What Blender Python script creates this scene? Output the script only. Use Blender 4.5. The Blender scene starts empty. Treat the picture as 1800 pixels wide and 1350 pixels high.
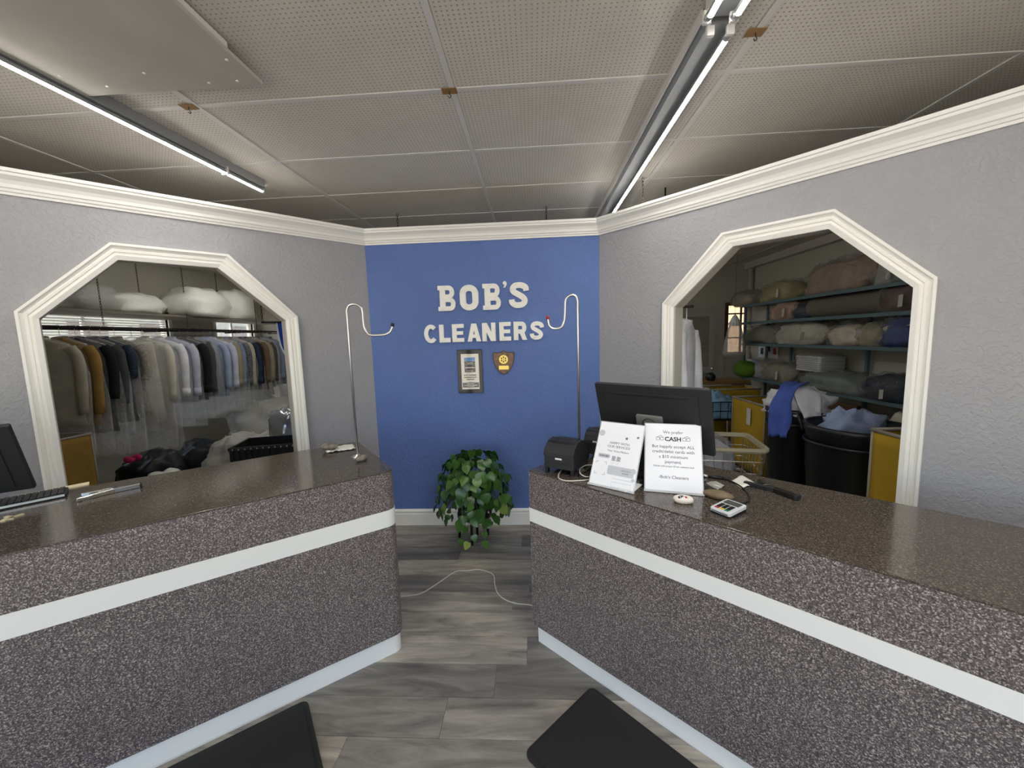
import bpy, math, random
from mathutils import Vector, Matrix, noise

SC = bpy.context.scene
COL = SC.collection
PI = math.pi

# ------------------------------------------------------------------ camera
F, YAW, PITCH, ROLL, CH = 700.0, -.055, .1147, -.0306, 1.56
_cy, _sy = math.cos(YAW), math.sin(YAW)
FWD = Vector((_sy*math.cos(PITCH), _cy*math.cos(PITCH), -math.sin(PITCH)))
_r = Vector((_cy, -_sy, 0)); _u = _r.cross(FWD)
RT = _r*math.cos(ROLL) + _u*math.sin(ROLL)
UP = -_r*math.sin(ROLL) + _u*math.cos(ROLL)
CAM = Vector((0, 0, CH))
cd = bpy.data.cameras.new('camera'); cam = bpy.data.objects.new('camera', cd); COL.objects.link(cam)
cd.sensor_fit = 'HORIZONTAL'; cd.sensor_width = 36.0; cd.lens = 36.0*F/1800.0
cd.clip_start = .05; cd.clip_end = 200
cam.matrix_world = Matrix(((RT.x, UP.x, -FWD.x, 0), (RT.y, UP.y, -FWD.y, 0), (RT.z, UP.z, -FWD.z, CH), (0, 0, 0, 1)))
SC.camera = cam

# ------------------------------------------------------------------ world, sun, daylight, exposure
SC.view_settings.view_transform = 'Standard'; SC.view_settings.look = 'None'
SC.view_settings.gamma = 1.0; SC.view_settings.use_curve_mapping = False
SC.view_settings.exposure = 0.72
SC.cycles.use_denoising = True
SC.cycles.max_bounces = 10; SC.cycles.diffuse_bounces = 5; SC.cycles.glossy_bounces = 4
SC.cycles.transparent_max_bounces = 24
SC.cycles.caustics_reflective = False; SC.cycles.caustics_refractive = False
w = bpy.data.worlds.new('world'); SC.world = w; w.use_nodes = True
nt = w.node_tree
sky = nt.nodes.new('ShaderNodeTexSky'); sky.sky_type = 'NISHITA'; sky.sun_disc = False
sky.sun_elevation = math.radians(59); sky.sun_rotation = math.radians(215); sky.air_density = 1.0; sky.dust_density = 1.5
nt.links.new(sky.outputs['Color'], nt.nodes['Background'].inputs['Color'])
nt.nodes['Background'].inputs['Strength'].default_value = SKY = .33
sd = bpy.data.lights.new('sun', 'SUN'); sd.energy = 8.0; sd.angle = .01; sd.color = (1, .93, .82)
sun = bpy.data.objects.new('sun', sd); COL.objects.link(sun)
# high sun on the street side: lights the pavement and a strip of floor inside the shop window
sun.rotation_euler = Vector((.28, .42, -.86)).to_track_quat('-Z', 'Y').to_euler()
ROOM_XL, ROOM_XR, ROOM_YF, ROOM_YB, CEIL = -5.0, 3.7, -2.6, 7.1, 2.69
SILL, HEAD = .12, 2.25

def portal(name, loc, rot, sx, sy):
    l = bpy.data.lights.new(name, 'AREA'); l.shape = 'RECTANGLE'; l.size = sx; l.size_y = sy
    l.cycles.is_portal = True
    o = bpy.data.objects.new(name, l); COL.objects.link(o); o.location = loc; o.rotation_euler = rot
portal('storefront_portal', (-.65, ROOM_YF-.02, (SILL+HEAD)/2), (math.radians(90), 0, 0), 8.2, HEAD-SILL)

# ------------------------------------------------------------------ helpers: picture -> place
def ray(x, y): return FWD + RT*((x-900)/F) + UP*((675-y)/F)
def atz(x, y, z):
    d = ray(x, y); return CAM + d*((z-CH)/d.z)
def aty(x, y, Y):
    d = ray(x, y); return CAM + d*(Y/d.y)
def atx(x, y, X):
    d = ray(x, y); return CAM + d*(X/d.x)
def pln(x, y, p0, n):
    d = ray(x, y); return CAM + d*((Vector(p0)-CAM).dot(n)/d.dot(n))

# ------------------------------------------------------------------ helpers: materials
def lin(c): return c/12.92 if c <= .04045 else ((c+.055)/1.055)**2.4
def S(r, g, b): return (lin(r/255), lin(g/255), lin(b/255), 1)
MATS = {}
def mat(name, col, rough=.5, metal=0., spec=.5, coat=0., emit=None, es=0.):
    m = bpy.data.materials.new(name); m.use_nodes = True
    b = m.node_tree.nodes['Principled BSDF']
    b.inputs['Base Color'].default_value = col; b.inputs['Roughness'].default_value = rough
    b.inputs['Metallic'].default_value = metal; b.inputs['Specular IOR Level'].default_value = spec
    b.inputs['Coat Weight'].default_value = coat
    if emit: b.inputs['Emission Color'].default_value = emit; b.inputs['Emission Strength'].default_value = es
    MATS[name] = m; return m
def N(m, t, **kw):
    n = m.node_tree.nodes.new(t)
    for k, v in kw.items(): setattr(n, k, v)
    return n
def Lk(m, a, b): m.node_tree.links.new(a, b)
def coords(m, scale=(1, 1, 1), kind='Object'):
    tc = N(m, 'ShaderNodeTexCoord'); mp = N(m, 'ShaderNodeMapping'); mp.inputs['Scale'].default_value = scale
    Lk(m, tc.outputs[kind], mp.inputs['Vector']); return mp.outputs['Vector']
def ramp(m, fac, stops, interp='LINEAR'):
    r = N(m, 'ShaderNodeValToRGB'); e = r.color_ramp.elements; r.color_ramp.interpolation = interp
    e[0].position, e[0].color = stops[0]; e[1].position, e[1].color = stops[-1]
    for p, c in stops[1:-1]:
        k = e.new(p); k.color = c
    Lk(m, fac, r.inputs['Fac']); return r.outputs['Color']
def noisetex(m, vec, scale, detail=4, rough=.55, dist=0.):
    n = N(m, 'ShaderNodeTexNoise'); n.inputs['Scale'].default_value = scale; n.inputs['Detail'].default_value = detail
    n.inputs['Roughness'].default_value = rough; n.inputs['Distortion'].default_value = dist
    Lk(m, vec, n.inputs['Vector']); return n.outputs['Fac']
def bump(m, h, strength, dist=.01):
    b = N(m, 'ShaderNodeBump'); b.inputs['Strength'].default_value = strength; b.inputs['Distance'].default_value = dist
    Lk(m, h, b.inputs['Height']); Lk(m, b.outputs['Normal'], m.node_tree.nodes['Principled BSDF'].inputs['Normal'])
def base(m, colsock): Lk(m, colsock, m.node_tree.nodes['Principled BSDF'].inputs['Base Color'])
def tint(c, k): return (min(c[0]*k, 1), min(c[1]*k, 1), min(c[2]*k, 1), 1)
def cloth(name, col, rough=.85, amt=.14, bs=30, bstr=.35, scale=6):
    m = mat(name, col, rough, spec=.25); v = coords(m)
    base(m, ramp(m, noisetex(m, v, scale, 5), [(.3, tint(col, 1-amt)), (.7, tint(col, 1+amt))]))
    bump(m, noisetex(m, v, bs, 4, .6, .4), bstr, .01); return m

def wall_paint(name, col, amt=.05, strength=.55):
    m = mat(name, col, .58, spec=.35); v = coords(m)
    base(m, ramp(m, noisetex(m, v, 1.3, 4), [(.3, tint(col, 1-amt)), (.7, tint(col, 1+amt))]))
    a = noisetex(m, v, 46, 4, .55, .5)
    k = ramp(m, a, [(.42, (0, 0, 0, 1)), (.56, (1, 1, 1, 1))])
    bump(m, k, strength, .004); return m
GREY = wall_paint('grey_wall_paint', S(168, 168, 171))
BLUE = wall_paint('blue_wall_paint', S(98, 124, 184), .08)
BACKW = wall_paint('cream_wall_paint', S(190, 186, 172), .04, .15)
TRIM = mat('white_trim_paint', S(246, 244, 237), .36)
WHITE = mat('white_laminate', S(238, 238, 234), .4)
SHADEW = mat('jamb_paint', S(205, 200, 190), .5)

def laminate(name, cols, rough, scale):
    m = mat(name, cols[1], rough); v = coords(m)
    vo = N(m, 'ShaderNodeTexVoronoi'); vo.inputs['Scale'].default_value = scale; Lk(m, v, vo.inputs['Vector'])
    sep = N(m, 'ShaderNodeSeparateColor'); Lk(m, vo.outputs['Color'], sep.inputs['Color'])
    n2 = noisetex(m, v, scale*.55, 3, .7)
    mx = N(m, 'ShaderNodeMath', operation='MULTIPLY_ADD'); Lk(m, sep.outputs[0], mx.inputs[0]); mx.inputs[1].default_value = .5
    Lk(m, n2, mx.inputs[2])
    base(m, ramp(m, mx.outputs[0], [(.45, cols[0]), (.72, cols[1]), (.90, cols[2]), (1.0, cols[3])]))
    return m
LAM = laminate('speckled_laminate', [S(56, 51, 52), S(93, 85, 85), S(126, 116, 113), S(188, 178, 172)], .34, 320)
TOPM = laminate('countertop_laminate', [S(60, 54, 49), S(74, 67, 61), S(88, 80, 72), S(120, 109, 99)], .13, 320)

TILE = mat('perforated_tile', S(206, 200, 188), .9, spec=.2); _m = TILE; _v = coords(_m)
_s = N(_m, 'ShaderNodeVectorMath', operation='SCALE'); _s.inputs['Scale'].default_value = 1/.0195; Lk(_m, _v, _s.inputs[0])
_f = N(_m, 'ShaderNodeVectorMath', operation='FRACTION'); Lk(_m, _s.outputs[0], _f.inputs[0])
_d = N(_m, 'ShaderNodeVectorMath', operation='SUBTRACT'); _d.inputs[1].default_value = (.5, .5, 0); Lk(_m, _f.outputs[0], _d.inputs[0])
_mm = N(_m, 'ShaderNodeVectorMath', operation='MULTIPLY'); _mm.inputs[1].default_value = (1, 1, 0); Lk(_m, _d.outputs[0], _mm.inputs[0])
_l = N(_m, 'ShaderNodeVectorMath', operation='LENGTH'); Lk(_m, _mm.outputs[0], _l.inputs[0])
_hole = ramp(_m, _l.outputs['Value'], [(.13, (0, 0, 0, 1)), (.2, (1, 1, 1, 1))])
_dirt = ramp(_m, noisetex(_m, _v, 1.1, 6, .6), [(.3, S(216, 209, 196)), (.7, S(236, 230, 219))])
_mixc = N(_m, 'ShaderNodeMix', data_type='RGBA'); Lk(_m, _hole, _mixc.inputs[0]); _mixc.inputs[6].default_value = S(170, 164, 153); Lk(_m, _dirt, _mixc.inputs[7])
base(_m, _mixc.outputs[2]); bump(_m, _hole, .5, .004)
GRID = mat('grid_bar_paint', S(226, 223, 216), .5)
BOARD = mat('drywall_board', S(200, 195, 183), .85, spec=.2); _v = coords(BOARD)
base(BOARD, ramp(BOARD, noisetex(BOARD, _v, 2.2, 5), [(.3, S(188, 183, 171)), (.7, S(206, 201, 190))]))

PLANK = mat('grey_wood_plank', S(120, 116, 110), .42); _m = PLANK
_oi = N(_m, 'ShaderNodeObjectInfo'); _v = coords(_m, (1.3, 8, 1)); _ad = N(_m, 'ShaderNodeVectorMath', operation='ADD')
_cb = N(_m, 'ShaderNodeCombineXYZ'); _ml = N(_m, 'ShaderNodeMath', operation='MULTIPLY'); _ml.inputs[1].default_value = 37.0
Lk(_m, _oi.outputs['Random'], _ml.inputs[0]); Lk(_m, _ml.outputs[0], _cb.inputs[2]); Lk(_m, _ml.outputs[0], _cb.inputs[0])
Lk(_m, _v, _ad.inputs[0]); Lk(_m, _cb.outputs[0], _ad.inputs[1])
_g1 = ramp(_m, noisetex(_m, _ad.outputs[0], 1.9, 9, .64, .7), [(.28, S(98, 94, 90)), (.5, S(146, 141, 133)), (.72, S(186, 179, 167))])
_g2 = ramp(_m, _oi.outputs['Random'], [(0, (.55, .55, .57, 1)), (.5, (.88, .88, .88, 1)), (1, (1.3, 1.27, 1.2, 1))])
_mu = N(_m, 'ShaderNodeMix', data_type='RGBA', blend_type='MULTIPLY'); _mu.inputs[0].default_value = 1; Lk(_m, _g1, _mu.inputs[6]); Lk(_m, _g2, _mu.inputs[7])
base(_m, _mu.outputs[2])
SLAB = mat('concrete_slab', S(84, 82, 79), .7); base(SLAB, ramp(SLAB, noisetex(SLAB, coords(SLAB), 3, 6), [(.3, S(118, 115, 110)), (.7, S(140, 136, 130))]))
PAVE = mat('pavement_concrete', S(190, 185, 176), .9); base(PAVE, ramp(PAVE, noisetex(PAVE, coords(PAVE), .8, 6), [(.3, S(178, 173, 164)), (.7, S(200, 195, 186))]))

BLACK = mat('black_plastic', S(26, 27, 29), .42); BLACKM = mat('black_matte_plastic', S(34, 35, 37), .6)
DARKG = mat('dark_grey_plastic', S(52, 54, 57), .5); RUB = mat('black_rubber_mat', S(38, 38, 38), .62, spec=.3)
bump(RUB, noisetex(RUB, coords(RUB), 420, 2), .12, .002)
METAL = mat('brushed_steel', S(224, 222, 218), .34, 1.); CHROME = mat('chrome', S(225, 225, 225), .08, 1.)
DMETAL = mat('dark_steel', S(58, 55, 52), .4, .8); HOUS = mat('grey_fixture_enamel', S(150, 152, 152), .4)
CHAINM = mat('blackened_chain', S(66, 58, 48), .5, .6)
GLOW = mat('led_tube_glow', (1, 1, 1, 1), .3, emit=(1, .985, .94, 1), es=46.)
PAPER = mat('white_paper', S(240, 241, 246), .75); INK = mat('grey_ink', S(92, 94, 102), .7); LINK = mat('pale_grey_ink', S(196, 198, 206), .7)
BINK = mat('black_ink', S(40, 40, 42), .7)
NAPK = cloth('napkin_paper', S(228, 226, 216), .9, .05, 60, .3)
STONE = mat('river_stone', S(120, 112, 100), .55); base(STONE, ramp(STONE, noisetex(STONE, coords(STONE), 40, 5), [(.3, S(88, 82, 74)), (.7, S(150, 142, 128))]))
STONEB = mat('brown_stone', S(122, 104, 76), .5); base(STONEB, ramp(STONEB, noisetex(STONEB, coords(STONEB), 30, 5), [(.3, S(98, 84, 62)), (.7, S(140, 120, 92))]))
ROCKW = mat('painted_white_rock', S(232, 224, 212), .45); REDP = mat('red_paint', S(176, 42, 48), .4); PINKP = mat('pink_paint', S(222, 178, 168), .5)
LETTER = mat('aged_white_letter', S(238, 236, 224), .55); base(LETTER, ramp(LETTER, noisetex(LETTER, coords(LETTER), 14, 5), [(.28, S(222, 219, 206)), (.45, S(250, 249, 242))]))
GOLD = mat('brass', S(222, 190, 92), .28, 1.); GOLDP = mat('pale_gold_plate', S(240, 214, 110), .35, .4)
WALN = mat('walnut_wood', S(118, 82, 58), .4); base(WALN, ramp(WALN, noisetex(WALN, coords(WALN, (8, 8, 1.2)), 6, 6, .6, .6), [(.3, S(92, 62, 44)), (.7, S(142, 102, 74))]))
DWOOD = mat('dark_wood_edge', S(52, 40, 36), .5)
ACRY = mat('black_acrylic', S(12, 12, 14), .07, spec=.4); CERT = mat('certificate_print', S(226, 218, 204), .08, coat=.6); CBLUE = mat('certificate_blue', S(62, 130, 196), .1, coat=.5)
CBLK = mat('certificate_black', S(34, 34, 36), .1, coat=.5)
LEAF = mat('pothos_leaf', S(64, 104, 48), .27); _m = LEAF; _oi = N(_m, 'ShaderNodeObjectInfo'); _v = coords(_m)
_gl = ramp(_m, _oi.outputs['Random'], [(0, S(48, 84, 38)), (.6, S(68, 106, 46)), (.93, S(86, 124, 54)), (1, S(160, 172, 88))])
_gv = ramp(_m, noisetex(_m, _v, 22, 3), [(.55, (.8, .85, .8, 1)), (.72, (1.25, 1.25, 1.1, 1))])
_mu = N(_m, 'ShaderNodeMix', data_type='RGBA', blend_type='MULTIPLY'); _mu.inputs[0].default_value = 1; Lk(_m, _gl, _mu.inputs[6]); Lk(_m, _gv, _mu.inputs[7]); base(_m, _mu.outputs[2])
STEM = mat('vine_stem', S(86, 112, 58), .5); POT = mat('dark_pot', S(40, 40, 42), .5)
CABLE = mat('pale_cable', S(206, 202, 190), .5); BCABLE = mat('black_cable', S(22, 22, 22), .5)
YEL = cloth('yellow_canvas', S(176, 142, 40), .9, .12, 14, .4, 3); KRAFT = cloth('kraft_cardboard', S(150, 118, 76), .85, .08, 12, .1)
TEAL = mat('teal_shelf_enamel', S(96, 122, 126), .5); BINM = mat('black_bin_plastic', S(22, 26, 29), .38)
GLASS = mat('window_sky_glass', (.9, .95, 1, 1), .03)

def film(name, col, trans, rough=.12, bs=16, fres=.5, gloss=.06):
    m = bpy.data.materials.new(name); m.use_nodes = True; t = m.node_tree
    b = t.nodes['Principled BSDF']; out = t.nodes['Material Output']
    b.inputs['Base Color'].default_value = col; b.inputs['Roughness'].default_value = rough; b.inputs['Specular IOR Level'].default_value = .9
    v = coords(m); bump(m, noisetex(m, v, bs, 4, .6, 1.6), 1.0, .05)
    tr = N(m, 'ShaderNodeBsdfTransparent'); mx = N(m, 'ShaderNodeMixShader'); lw = N(m, 'ShaderNodeLayerWeight'); lw.inputs['Blend'].default_value = .25
    tr.inputs['Color'].default_value = (.93, .93, .93, 1)
    df = N(m, 'ShaderNodeBsdfDiffuse'); df.inputs['Color'].default_value = col
    k = N(m, 'ShaderNodeMath', operation='MULTIPLY_ADD'); Lk(m, lw.outputs['Fresnel'], k.inputs[0]); k.inputs[1].default_value = fres; k.inputs[2].default_value = 1-trans; k.use_clamp = True
    Lk(m, k.outputs[0], mx.inputs[0]); Lk(m, tr.outputs[0], mx.inputs[1]); Lk(m, df.outputs[0], mx.inputs[2])
    gl = N(m, 'ShaderNodeBsdfGlossy'); gl.inputs['Color'].default_value = (gloss, gloss, gloss, 1); gl.inputs['Roughness'].default_value = rough
    Lk(m, b.inputs['Normal'].links[0].from_socket, gl.inputs['Normal'])
    ad = N(m, 'ShaderNodeAddShader'); Lk(m, mx.outputs[0], ad.inputs[0]); Lk(m, gl.outputs[0], ad.inputs[1]); Lk(m, ad.outputs[0], out.inputs['Surface'])
    MATS[name] = m; return m
CLEAR = film('clear_garment_film', (.55, .55, .54, 1), .88, .10, 15, .18, .12)
BAGF = film('clear_bag_film', (.6, .6, .58, 1), .93, .12, 13, .16, .07)
SHEET = film('hazy_plastic_sheet', (.55, .54, .50, 1), .5, .14, 14, .3, .15)

# ------------------------------------------------------------------ helpers: meshes
class MB:
    def __init__(s): s.v = []; s.f = []
    def add(s, vs, fs, M=None):
        o = len(s.v)
        for p in vs: s.v.append(tuple(M @ Vector(p)) if M else tuple(p))
        for f in fs: s.f.append(tuple(i+o for i in f))
        return s
    def box(s, x0, x1, y0, y1, z0, z1, M=None):
        return s.add([(x0, y0, z0), (x1, y0, z0), (x1, y1, z0), (x0, y1, z0), (x0, y0, z1), (x1, y0, z1), (x1, y1, z1), (x0, y1, z1)],
                     [(0, 3, 2, 1), (4, 5, 6, 7), (0, 1, 5, 4), (1, 2, 6, 5), (2, 3, 7, 6), (3, 0, 4, 7)], M)
    def prism(s, poly, z0, z1, M=None):
        n = len(poly)
        return s.add([(x, y, z0) for x, y in poly]+[(x, y, z1) for x, y in poly],
                     [tuple(range(n-1, -1, -1)), tuple(range(n, 2*n))]+[(i, (i+1) % n, n+(i+1) % n, n+i) for i in range(n)], M)
    def rings(s, rs, cap0=True, cap1=True, closed=True, M=None):
        n = len(rs[0]); vs = [p for r in rs for p in r]; fs = []
        for j in range(len(rs)-1):
            for i in range(n if closed else n-1):
                k = (i+1) % n; fs.append((j*n+i, j*n+k, (j+1)*n+k, (j+1)*n+i))
        if cap0: fs.append(tuple(range(n-1, -1, -1)))
        if cap1: fs.append(tuple((len(rs)-1)*n+i for i in range(n)))
        return s.add(vs, fs, M)
    def tube(s, path, r, n=8, M=None, caps=True):
        P = [Vector(p) for p in path]; rs = []; prev = None
        for i, p in enumerate(P):
            t = (P[min(i+1, len(P)-1)]-P[max(i-1, 0)]).normalized()
            if prev is None:
                a = Vector((0, 0, 1)) if abs(t.z) < .9 else Vector((1, 0, 0)); x = t.cross(a).normalized()
            else: x = (prev - t*prev.dot(t)).normalized()
            prev = x; y = t.cross(x); rr = r[i] if isinstance(r, (list, tuple)) else r
            rs.append([p+x*math.cos(2*PI*k/n)*rr+y*math.sin(2*PI*k/n)*rr for k in range(n)])
        return s.rings(rs, caps, caps, M=M)
    def lathe(s, prof, n=24, M=None, caps=False):
        return s.rings([[(r*math.cos(2*PI*k/n), r*math.sin(2*PI*k/n), z) for k in range(n)] for r, z in prof], caps, caps, M=M)
    def build(s, name, m, parent=None, smooth=False, bevel=0., solid=0., sub=0, kind=None):
        me = bpy.data.meshes.new(name); me.from_pydata(s.v, [], s.f); me.update(); me.materials.append(m)
        return link(name, me, parent, smooth, bevel, solid, sub, kind)
def link(name, me, parent=None, smooth=False, bevel=0., solid=0., sub=0, kind=None):
    if smooth: me.polygons.foreach_set('use_smooth', [True]*len(me.polygons))
    o = bpy.data.objects.new(name, me); COL.objects.link(o)
    if parent: o.parent = parent
    if solid: q = o.modifiers.new('solid', 'SOLIDIFY'); q.thickness = solid; q.offset = 0
    if sub: q = o.modifiers.new('sub', 'SUBSURF'); q.levels = sub; q.render_levels = sub
    if bevel: q = o.modifiers.new('bevel', 'BEVEL'); q.width = bevel; q.segments = 2; q.limit_method = 'ANGLE'
    if kind: o['kind'] = kind
    return o
def tag(o, label, cat, group=None):
    o['label'] = label; o['category'] = cat
    if group: o['group'] = group
    return o
def thing(name, label, cat, loc=(0, 0, 0), rz=0., group=None, M=None):
    o = bpy.data.objects.new(name, None); o.empty_display_size = .05; COL.objects.link(o)
    if M: o.matrix_world = M
    else: o.location = loc; o.rotation_euler = (0, 0, rz)
    return tag(o, label, cat, group)
def struct(name, mb, m, parent=None, **kw):
    o = mb.build(name, m, parent, **kw)
    if not parent: o['kind'] = 'structure'
    return o
def axes(origin, u, v, n):
    return Matrix(((u.x, v.x, n.x, origin[0]), (u.y, v.y, n.y, origin[1]), (u.z, v.z, n.z, origin[2]), (0, 0, 0, 1)))
def arc(cx, cy, r, a0, a1, n=8, ry=None):
    ry = r if ry is None else ry
    return [(cx+r*math.cos(math.radians(a0+(a1-a0)*i/n)), cy+ry*math.sin(math.radians(a0+(a1-a0)*i/n))) for i in range(n+1)]
def rrect(x0, x1, y0, y1, r, n=5):
    return arc(x1-r, y0+r, r, -90, 0, n)+arc(x1-r, y1-r, r, 0, 90, n)+arc(x0+r, y1-r, r, 90, 180, n)+arc(x0+r, y0+r, r, 180, 270, n)
def smoothpath(pts, n=6):
    P = [Vector(p) for p in pts]; P = [P[0]*2-P[1]]+P+[P[-1]*2-P[-2]]; out = []
    for i in range(1, len(P)-2):
        a, b, c, d = P[i-1:i+3]
        for k in range(n):
            t = k/n; out.append(.5*((2*b)+(c-a)*t+(2*a-5*b+4*c-d)*t*t+(3*b-a-3*c+d)*t**3))
    return out+[P[-2]]
def blob(rx, ry, rz, seed, amp=.18, fr=2.2, nu=26, nv=16, p=.7, flat=.55, ridge=0.):
    """a lumpy bundle resting on z=0: superellipsoid with folds and a flattened underside"""
    mb = MB(); off = Vector((seed*3.17, seed*1.31, seed*.77)); rs = []
    sp = lambda c: math.copysign(abs(c)**p, c)
    for j in range(nv+1):
        t = -PI/2+PI*j/nv; r = []
        for i in range(nu):
            a = 2*PI*i/nu
            d = Vector((sp(math.cos(t))*sp(math.cos(a)), sp(math.cos(t))*sp(math.sin(a)), sp(math.sin(t))))
            k = 1+amp*noise.noise(d*fr+off)+amp*.5*noise.noise(d*fr*2.3+off*2)
            if ridge: k += ridge*(1-abs(noise.noise(d*fr*1.7+off*3))*2)*.5
            z = d.z*rz*k; z = z if z > -flat*rz else -flat*rz
            r.append((d.x*rx*k, d.y*ry*k, z+flat*rz))
        rs.append(r)
    mb.rings(rs, False, False); return mb
_tc = {}
def text(body, size, m, parent, x, y, z=0., align='CENTER', off=0., rot=0., sx=1., name='lettering', M=None):
    key = (body, size, align, off)
    if key not in _tc:
        c = bpy.data.curves.new('t', 'FONT'); c.body = body; c.size = size; c.align_x = align; c.offset = off; c.resolution_u = 3; c.extrude = .0002
        o = bpy.data.objects.new('t', c); COL.objects.link(o)
        me = bpy.data.meshes.new_from_object(o.evaluated_get(bpy.context.evaluated_depsgraph_get())); bpy.data.objects.remove(o); _tc[key] = me
    me = _tc[key].copy(); me.materials.clear(); me.materials.append(m)
    o = bpy.data.objects.new(name, me); COL.objects.link(o); o.parent = parent
    o.matrix_local = Matrix.Translation((x, y, z)) @ (M or Matrix()) @ Matrix.Rotation(rot, 4, 'Z') @ Matrix.Diagonal((sx, 1, 1, 1)); return o

# ================================================================== STRUCTURE
D = 3.202
CL = aty(641, 432, D); CR = aty(1053, 414, D); CL.z = CR.z = 0
al, ar = math.radians(-132.9), math.radians(-46.9)
DL = Vector((math.cos(al), math.sin(al), 0)); DR = Vector((math.cos(ar), math.sin(ar), 0))
NL = Vector((-DL.y, DL.x, 0)); NR = Vector((DR.y, -DR.x, 0))       # both towards the lobby
if NL.dot(-CL) < 0: NL = -NL
if NR.dot(-CR) < 0: NR = -NR
ZU = Vector((0, 0, 1)); WT = .12; WH = 2.43
SLn = (CL.x-ROOM_XL)/-DL.x; SRn = (ROOM_XR-CR.x)/DR.x
INNER = [(.605, 0), (.605, 1.737), (.965, 2.072), (1.43, 2.072), (1.76, 1.737), (1.76, 0)]
OUTER = [(.543, 0), (.543, 1.76), (.915, 2.145), (1.45, 2.145), (1.822, 1.765), (1.822, 0)]
def wallM(o, d, n): return axes(o, d, ZU, n)       # local: x along wall, y up, z towards lobby
ML, MR = wallM(CL, DL, NL), wallM(CR, DR, NR)
for nm, M_, ln in (('wall_left', ML, SLn), ('wall_right', MR, SRn)):
    poly = [(0, 0)]+INNER+[(ln, 0), (ln, WH), (0, WH)]
    struct(nm, MB().prism(poly, -WT, 0, M_), GREY)
struct('wall_center', MB().box(CL.x-.08, CR.x+.08, D, D+WT, 0, WH), BLUE)

# openings: white lined jamb + fluted casing boards
PROF = [(-.22, -.01), (-.22, .012), (.10, .02), (.16, .012), (.30, .012), (.36, .019), (.52, .019), (.58, .013), (.72, .022), (.80, .03), (.98, .03), (1.0, .0)]
for nm, M_ in (('trim_1', ML), ('trim_2', MR)):
    j = MB(); n = len(INNER)
    j.rings([[(x, y, z) for x, y in INNER] for z in (.004, -WT-.004)], False, False, False, M_)
    cx, cyy = 1.18, 1.0
    ins = [(x+(cx-x)*.012, y+(cyy-y)*.008 if y > 0 else 0) for x, y in INNER]
    j.rings([[(x, y, z) for x, y in ins] for z in (.004, -WT-.004)], False, False, False, M_)
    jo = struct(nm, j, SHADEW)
    for k in range(n-1):
        c = MB()
        ring = lambda q: [(INNER[q][0]+(OUTER[q][0]-INNER[q][0])*t, INNER[q][1]+(OUTER[q][1]-INNER[q][1])*t, h) for t, h in PROF]
        c.rings([ring(k), ring(k+1)], M=M_); c.build('casing_board', TRIM, jo)

# crown moulding, mitred
CROWN = [(0, 0), (.010, .0), (.012, .012), (.020, .014), (.024, .026), (.030, .030), (.034, .046), (.044, .062), (.058, .074), (.066, .080), (.068, .092), (.076, .094), (.078, .110), (0, .110)]
CZ = 2.323
P0 = CL+DL*SLn; P3 = CR+DR*SRn
NBv = Vector((0, -1, 0))
def mitre(n1, n2): b = (n1+n2); return b/(b.dot(n1))
offs = [NL, mitre(NL, NBv), mitre(NBv, NR), NR]; pts = [P0, CL, CR, P3]
for k, nm in enumerate(('trim_3', 'trim_4', 'trim_5')):
    c = MB(); c.rings([[tuple(pts[q]+offs[q]*o+ZU*(CZ+z)) for o, z in CROWN] for q in (k, k+1)])
    struct(nm, c, TRIM)
# baseboard under the blue wall and along the partitions
BASE = [(0, 0), (.014, 0), (.014, .098), (.011, .103), (.011, .113), (.016, .117), (.016, .126), (.006, .140), (0, .140)]
struct('baseboard_center', MB().rings([[tuple(pts[q]+offs[q]*o+ZU*z) for o, z in BASE] for q in (1, 2)]), TRIM)
for nm, M_, s0, s1, n_ in (('baseboard_left', ML, .03, .543, 1), ('baseboard_right', MR, .03, .543, 1)):
    struct(nm, MB().rings([[(s, z, o) for o, z in BASE] for s in (s0, s1)], M=M_), TRIM)

# floor
fl = struct('floor', MB().box(ROOM_XL-.2, ROOM_XR+.2, ROOM_YF, ROOM_YB+.2, -.1, -.004), SLAB)
random.seed(11)
PW, PL = .182, 1.22
pm = MB().prism(rrect(0, PL-.0015, 0, PW-.0015, .0008, 1), -.006, 0); pme = None
row = 0; y = D-PW
while y > .3:
    x = -3.1-random.random()*PL
    while x < 2.6:
        if pme is None:
            o = pm.build('plank', PLANK, fl); pme = o.data
        else:
            o = bpy.data.objects.new('plank', pme); COL.objects.link(o); o.parent = fl
        o.location = (x, y, 0); x += PL
    y -= PW
# ceiling: slab, tiles, grid bars
ce = struct('ceiling', MB().box(ROOM_XL-.2, ROOM_XR+.2, ROOM_YF-.1, ROOM_YB+.2, CEIL+.016, CEIL+.1), BOARD)
GX, GY, GSX, GSY = -.336, 1.935, 1.214, .598
tme = None
for i in range(-4, 4):
    for k in range(-8, 9):
        x0, y0 = GX+i*GSX, GY+k*GSY
        if tme is None:
            o = MB().prism([(.015, .013), (GSX-.015, .013), (GSX-.015, GSY-.013), (.015, GSY-.013)], 0, .014).build('ceiling_tile', TILE, ce); tme = o.data
        else:
            o = bpy.data.objects.new('ceiling_tile', tme); COL.objects.link(o); o.parent = ce
        o.location = (x0, y0, CEIL)
xa, xb, ya, yb = GX-4*GSX, GX+4*GSX, GY-8*GSY, GY+9*GSY
xa, xb, ya, yb = max(xa, ROOM_XL), min(xb, ROOM_XR), max(ya, ROOM_YF), min(yb, ROOM_YB)
for i in range(-3, 4):
    x0 = GX+i*GSX
    if x0 < xb: MB().box(x0-.013, x0+.013, ya, yb, CEIL-.005, CEIL+.01).build('grid_bar', GRID, ce)
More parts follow.
